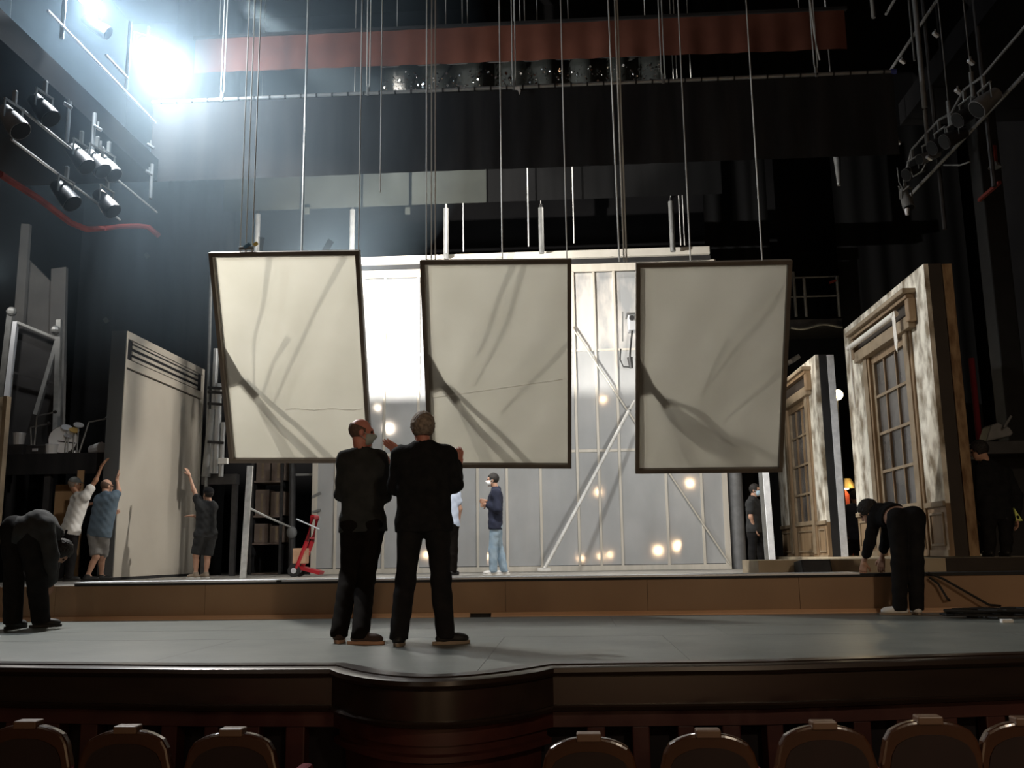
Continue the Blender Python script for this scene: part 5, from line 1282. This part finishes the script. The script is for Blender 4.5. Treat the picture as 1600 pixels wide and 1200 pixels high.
    for sg in (-1, 1):
        MB().ball(H(sg * .030, .083, .008), .012 * s, 8, 6).build('eye', 'eye', root)
    return root

D3 = lambda px, py, Y, dy=0.0: at(px, py, Y + dy)
# two men talking on the stage floor
Y = 8.04
person(dict(s=1.0, head=D3(565, 676, Y, .02), hf=V(.94, .30, -.08), neck=D3(565, 708, Y), sl=D3(540, 718, Y), sr=D3(592, 717, Y, .02), el=D3(534, 772, Y, .03), er=D3(600, 775, Y, .05), wl=D3(560, 765, Y, .26), wr=D3(606, 734, Y, .22),
            hl=D3(551, 822, Y), hr=D3(583, 822, Y, .02), kl=D3(545, 900, Y, .02), kr=D3(572, 904, Y, .0), al=V(*atz(530, 986, .09)[:2], .09), ar=V(*atz(563, 988, .09)[:2], .09), tl=V(-.15, 1, 0), tr=V(.95, -.12, 0),
            hdl=V(1, .2, 0), hnl=V(0, -1, .2), hdr=V(-.1, .2, 1), hnr=V(-.8, .4, 0), curlr=.5),
       'balding man in charcoal sweatshirt and brown shoes, talking in profile on stage', dict(skin='skinruddy', top='knitgrey', topname='sweatshirt', loose=.018, hem=-.05, bottom='trouserbrown', waist=.06, shoe='shoebrown', sole='soletan', hair='hairshort', hairkind='fringe', mask='maskgreen', tg=.012), h=.011, ground=0.0)
Y = 7.5
person(dict(s=1.02, fat=1.12, head=D3(660, 670, Y, .02), hf=V(-.35, .93, -.03), neck=D3(662, 699, Y), sl=D3(627, 714, Y), sr=D3(698, 712, Y), el=D3(619, 760, Y, .06), er=D3(710, 757, Y, .05), wl=D3(627, 706, Y, .30), wr=D3(711, 728, Y, .26),
            hl=D3(642, 822, Y), hr=D3(683, 822, Y), kl=D3(634, 905, Y, .01), kr=D3(689, 905, Y, .02), al=V(*atz(623, 990, .09)[:2], .09), ar=V(*atz(696, 988, .09)[:2], .09), tl=V(-.1, 1, 0), tr=V(.85, .45, 0),
            hdl=V(-1, -.1, .62), hnl=V(.3, .8, .5), curll=.1, hdr=V(.35, .2, 1), hnr=V(-.6, .6, 0), curlr=.3),
       'broad man in black sweater seen from behind, gesturing with raised hand', dict(skin='skinruddy', top='knitblack', loose=.024, hem=-.045, bottom='trouserblack', waist=.06, shoe='shoeblack', sole='solegrey', hair='hairgrey', hairkind='thick', tg=.012), h=.011, ground=0.0)
# man bending at the left edge
Y = 9.55
person(dict(s=1.03, fat=1.15, head=D3(93, 862, Y, .25), hf=V(.25, .45, -.9), hu=V(.9, .3, .3), neck=D3(85, 835, Y, .15), sl=D3(74, 818, Y, .30), sr=D3(70, 822, Y, -.06), el=D3(84, 862, Y, .38), er=D3(80, 868, Y, -.02), wl=D3(80, 905, Y, .45), wr=D3(76, 908, Y, .12),
            hl=D3(20, 828, Y, .05), hr=D3(44, 830, Y, -.05), kl=D3(22, 902, Y, .03), kr=D3(58, 905, Y, -.02), al=V(*atz(20, 968, .09)[:2], .09), ar=V(*atz(64, 966, .09)[:2], .09), tl=V(.2, 1, 0), tr=V(.8, .5, 0),
            hdl=V(0, .2, -1), hnl=V(-1, 0, 0), hdr=V(0, .2, -1), hnr=V(-1, 0, 0)),
       'man in black bending right over by the left edge of the picture', dict(skin='skindark', top='blacktee', topname='jumper', loose=.030, hem=-.06, bottom='trouserblack', waist=.09, shoe='shoeblack', sole='shoeblack', hair='hairdark', hairkind='thick', tg=.03), h=.013, ground=0.0)
# crew pushing the beige flat
Y = 15.9; g = Z_DECK
person(dict(s=.98, head=D3(117, 757, Y, .05), hf=V(.75, .6, -.1), neck=D3(123, 773, Y), sl=D3(118, 780, Y, .22), sr=D3(133, 776, Y, -.08), el=D3(132, 790, Y, .35), er=D3(150, 750, Y, -.02), wl=D3(150, 785, Y, .45), wr=D3(159, 728, Y, .02),
            hl=D3(104, 832, Y, .08), hr=D3(114, 832, Y, -.08), kl=D3(100, 868, Y, .1), kr=D3(112, 868, Y, -.05), al=V(*at(93, 899, Y + .1)[:2], g + .09), ar=V(*at(108, 899, Y - .1)[:2], g + .09), tl=V(.9, .4, 0), tr=V(.9, .3, 0),
            hdl=V(1, .2, .2), hnl=V(0, .2, 1), hdr=V(.6, .2, 1), hnr=V(.9, .1, -.4), curlr=.2),
       'man in white shirt and grey cap reaching one arm up at left', dict(skin='skindark', top='white', topname='shirt', sleeve=.24, loose=.022, hem=-.02, bottom='trouserblack', waist=.05, shoe='shoeblack', sole='shoeblack', cap='capgrey', brim=.09, hair='hairgrey', hairkind='short'), ground=g)
Y = 15.5
person(dict(s=.98, fat=1.25, head=D3(167, 760, Y, .08), hf=V(.5, .85, -.1), neck=D3(166, 773, Y), sl=D3(156, 780, Y, .06), sr=D3(177, 778, Y, -.02), el=D3(152, 806, Y, .2), er=D3(186, 767, Y, .06), wl=D3(172, 800, Y, .38), wr=D3(183, 749, Y, .14),
            hl=D3(148, 836, Y, .02), hr=D3(162, 836, Y, -.02), kl=D3(150, 870, Y, -.03), kr=D3(160, 870, Y, .14), al=V(*at(137, 897, Y - .06)[:2], g + .09), ar=V(*at(158, 897, Y + .3)[:2], g + .09), tl=V(.9, .5, 0), tr=V(.9, .5, 0),
            hdl=V(1, .4, 0), hnl=V(0, 1, .3), hdr=V(-.05, .3, 1), hnr=V(.8, .5, 0), curlr=.1),
       'bald man in slate blue shirt and grey shorts pushing the beige flat', dict(skin='skin', top='blueshirt', topname='shirt', sleeve=.26, loose=.022, hem=-.03, bottom='greyshorts', leg=.6, waist=.05, shoe='shoeblack', sole='shoeblack', hair='hairshort', hairkind='fringe'), ground=g)
Y = 16.6
person(dict(s=.98, head=D3(325, 772, Y, .02), hf=V(-.80, .55, .1), neck=D3(327, 786, Y), sl=D3(313, 791, Y, -.05), sr=D3(333, 792, Y, .05), el=D3(303, 766, Y, -.02), er=D3(320, 814, Y, .12), wl=D3(296, 743, Y, .02), wr=D3(302, 806, Y, .10),
            hl=D3(313, 838, Y, -.05), hr=D3(329, 838, Y, .05), kl=D3(306, 868, Y, -.05), kr=D3(324, 870, Y, .05), al=V(*at(306, 895, Y - .05)[:2], g + .09), ar=V(*at(322, 895, Y + .05)[:2], g + .09), tl=V(-.9, .3, 0), tr=V(-.7, .5, 0),
            hdl=V(-.5, .1, 1), hnl=V(-.8, .3, -.3), curll=.2, hdr=V(-1, .1, .05), hnr=V(0, .2, -1), curlr=.2),
       'man in black cap and shorts, one arm up beside the beige flat', dict(skin='skin', top='blacktee', topname='tee', sleeve=.26, loose=.022, hem=-.03, bottom='blacktee', leg=.6, waist=.05, shoe='solegrey', sole='shoewhite', cap='knitblack', brim=.0, hair='hairdark', hairkind='short'), ground=g)
# two men by the scenery wall
Y = 16.6
person(dict(s=.96, head=D3(704, 751, Y, .02), hf=V(.6, .8, 0), neck=D3(703, 765, Y), sl=D3(690, 771, Y), sr=D3(712, 771, Y), el=D3(684, 797, Y), er=D3(719, 795, Y, .02), wl=D3(686, 818, Y, .1), wr=D3(717, 815, Y, .06),
            hl=D3(695, 822, Y), hr=D3(708, 822, Y), kl=D3(696, 858, Y), kr=D3(709, 858, Y), al=V(*at(697, 890, Y)[:2], g + .09), ar=V(*at(708, 890, Y)[:2], g + .09), tl=V(.2, 1, 0), tr=V(.4, .9, 0),
            hdl=V(0, .1, -1), hnl=V(1, 0, 0), hdr=V(0, .1, -1), hnr=V(-1, 0, 0)),
       'man in pale blue shirt half hidden behind the broad man in black', dict(skin='skin', top='lightblue', topname='shirt', sleeve=.26, loose=.022, hem=-.01, bottom='trouserbrown', waist=.05, shoe='shoeblack', sole='shoeblack', hair='hairdark', hairkind='short'), ground=g)
Y = 16.3
person(dict(s=.95, head=D3(770, 750, Y, 0), hf=V(-1, .05, -.05), neck=D3(775, 764, Y), sl=D3(775, 771, Y, -.17), sr=D3(776, 771, Y, .17), el=D3(778, 796, Y, -.22), er=D3(777, 796, Y, .22), wl=D3(760, 788, Y, -.06), wr=D3(759, 783, Y, .02),
            hl=D3(774, 823, Y, -.09), hr=D3(774, 823, Y, .09), kl=D3(770, 858, Y, -.10), kr=D3(780, 858, Y, .12), al=V(*at(771, 893, Y - .10)[:2], g + .09), ar=V(*at(788, 893, Y + .12)[:2], g + .09), tl=V(-1, -.1, 0), tr=V(-.9, .1, 0),
            hdl=V(-.8, .5, -.1), hnl=V(.3, .6, 0), curll=.4, hdr=V(-.7, -.6, 0), hnr=V(.4, -.6, .0), curlr=.4),
       'man in navy jumper, blue jeans and white mask, standing by the scenery wall', dict(skin='skin', top='navy', topname='jumper', loose=.022, sleeve=.9, hem=-.05, bottom='jeans', waist=.05, shoe='shoewhite', sole='shoewhite', hair='hairdark', hairkind='short', mask='maskwhite'), ground=g)
# man in the right wing
Y = 18.6
person(dict(s=1.0, head=D3(1180, 766, Y, 0), hf=V(.85, -.45, -.05), neck=D3(1176, 779, Y), sl=D3(1183, 787, Y, .18), sr=D3(1172, 787, Y, -.16), el=D3(1186, 810, Y, .22), er=D3(1173, 808, Y, -.20), wl=D3(1188, 828, Y, .15), wr=D3(1179, 825, Y, -.16),
            hl=D3(1182, 828, Y, .09), hr=D3(1176, 828, Y, -.09), kl=D3(1190, 858, Y, .1), kr=D3(1176, 858, Y, -.1), al=V(*at(1190, 885, Y + .1)[:2], g + .09), ar=V(*at(1176, 885, Y - .1)[:2], g + .09), tl=V(1, -.2, 0), tr=V(1, -.4, 0),
            hdl=V(.1, 0, -1), hnl=V(-1, 0, 0), hdr=V(.3, 0, -1), hnr=V(1, .2, 0)),
       'man in black tee with a pale blue mask standing in the right wing', dict(skin='skin', top='blacktee', topname='tee', sleeve=.27, loose=.022, hem=-.05, bottom='trouserblack', waist=.05, shoe='shoeblack', sole='shoeblack', hair='hairdark', hairkind='short', mask='maskblue'), ground=g)
# man bending at the platform front
Y = 10.22
person(dict(s=1.03, head=D3(1358, 800, Y, .42), hf=V(-.6, .6, -.6), hu=V(-.6, .4, .6), neck=D3(1372, 797, Y, .32), sl=D3(1367, 806, Y, .36), sr=D3(1390, 797, Y, .34), el=D3(1359, 848, Y, .38), er=D3(1385, 838, Y, .45), wl=D3(1350, 878, Y, .56), wr=D3(1378, 872, Y, .62),
            hl=D3(1402, 812, Y, .04), hr=D3(1430, 810, Y, .04), kl=D3(1405, 880, Y, .02), kr=D3(1431, 880, Y, .02), al=V(*at(1406, 948, Y)[:2], .09), ar=V(*at(1432, 946, Y + .02)[:2], .09), tl=V(-.75, .25, 0), tr=V(.15, 1, 0),
            hdl=V(-.15, .1, -1), hnl=V(.6, .8, 0), curll=.2, hdr=V(-.15, .1, -1), hnr=V(.6, .8, 0)),
       'man in black bending over the platform front at right, pale shoes', dict(skin='skin', top='knitblack', topname='jumper', sleeve=.80, loose=.014, hem=.17, bottom='trouserblack', waist=.035, shoe='shoewhite', sole='solegrey', hair='hairdark', hairkind='thick'), h=.012, ground=0.0)
# dim figures in the right wing
Y = 21.0
person(dict(s=1.0, head=D3(1335, 776, Y), hf=V(-.3, .95, 0), neck=D3(1336, 790, Y), sl=D3(1325, 795, Y), sr=D3(1348, 795, Y), el=D3(1322, 818, Y), er=D3(1351, 818, Y), wl=D3(1322, 835, Y, -.1), wr=D3(1350, 838, Y, -.1),
            hl=D3(1330, 835, Y), hr=D3(1342, 835, Y), kl=D3(1330, 862, Y), kr=D3(1343, 862, Y), al=V(*at(1330, 880, Y)[:2], Z_WAGON + .09), ar=V(*at(1343, 880, Y)[:2], Z_WAGON + .09),
            hdl=V(0, 0, -1), hnl=V(1, 0, 0), hdr=V(0, 0, -1), hnr=V(-1, 0, 0)),
       'dark jacketed person beside the orange costume between the window flats', dict(skin='skin', top='navy', topname='jacket', loose=.03, hem=-.12, bottom='trouserblack', waist=.05, shoe='shoeblack', sole='shoeblack', hair='hairdark', hairkind='thick'), h=.02, ground=Z_WAGON)
Y = 12.6
person(dict(s=1.0, head=D3(1530, 704, Y), hf=V(-.75, .5, -.3), neck=D3(1541, 722, Y), sl=D3(1533, 735, Y, -.05), sr=D3(1572, 740, Y, .05), el=D3(1532, 775, Y), er=D3(1590, 775, Y), wl=D3(1530, 805, Y, .15), wr=D3(1588, 808, Y, -.1),
            hl=D3(1543, 806, Y), hr=D3(1570, 806, Y), kl=D3(1546, 842, Y), kr=D3(1572, 842, Y), al=V(*at(1546, 862, Y)[:2], Z_WAGON + .09), ar=V(*at(1572, 862, Y)[:2], Z_WAGON + .09),
            hdl=V(0, 0, -1), hnl=V(1, 0, 0), hdr=V(0, 0, -1), hnr=V(-1, 0, 0)),
       'shadowy person in black standing right of the large window flat', dict(skin='skin', top='knitblack', loose=.02, hem=-.05, bottom='trouserblack', waist=.05, shoe='shoeblack', sole='shoeblack', hair='hairdark', hairkind='thick'), h=.018, ground=Z_WAGON)
p = at(1591, 806, 12.45)
MB().prism([p + V(-.04, 0, .10), p + V(.05, 0, -.06), p + V(-.03, 0, -.07)], V(0, .03, 0)).build('neon_cloth', 'yellow', label='scrap of neon yellow cloth held by the shadowy person', cat='cloth')
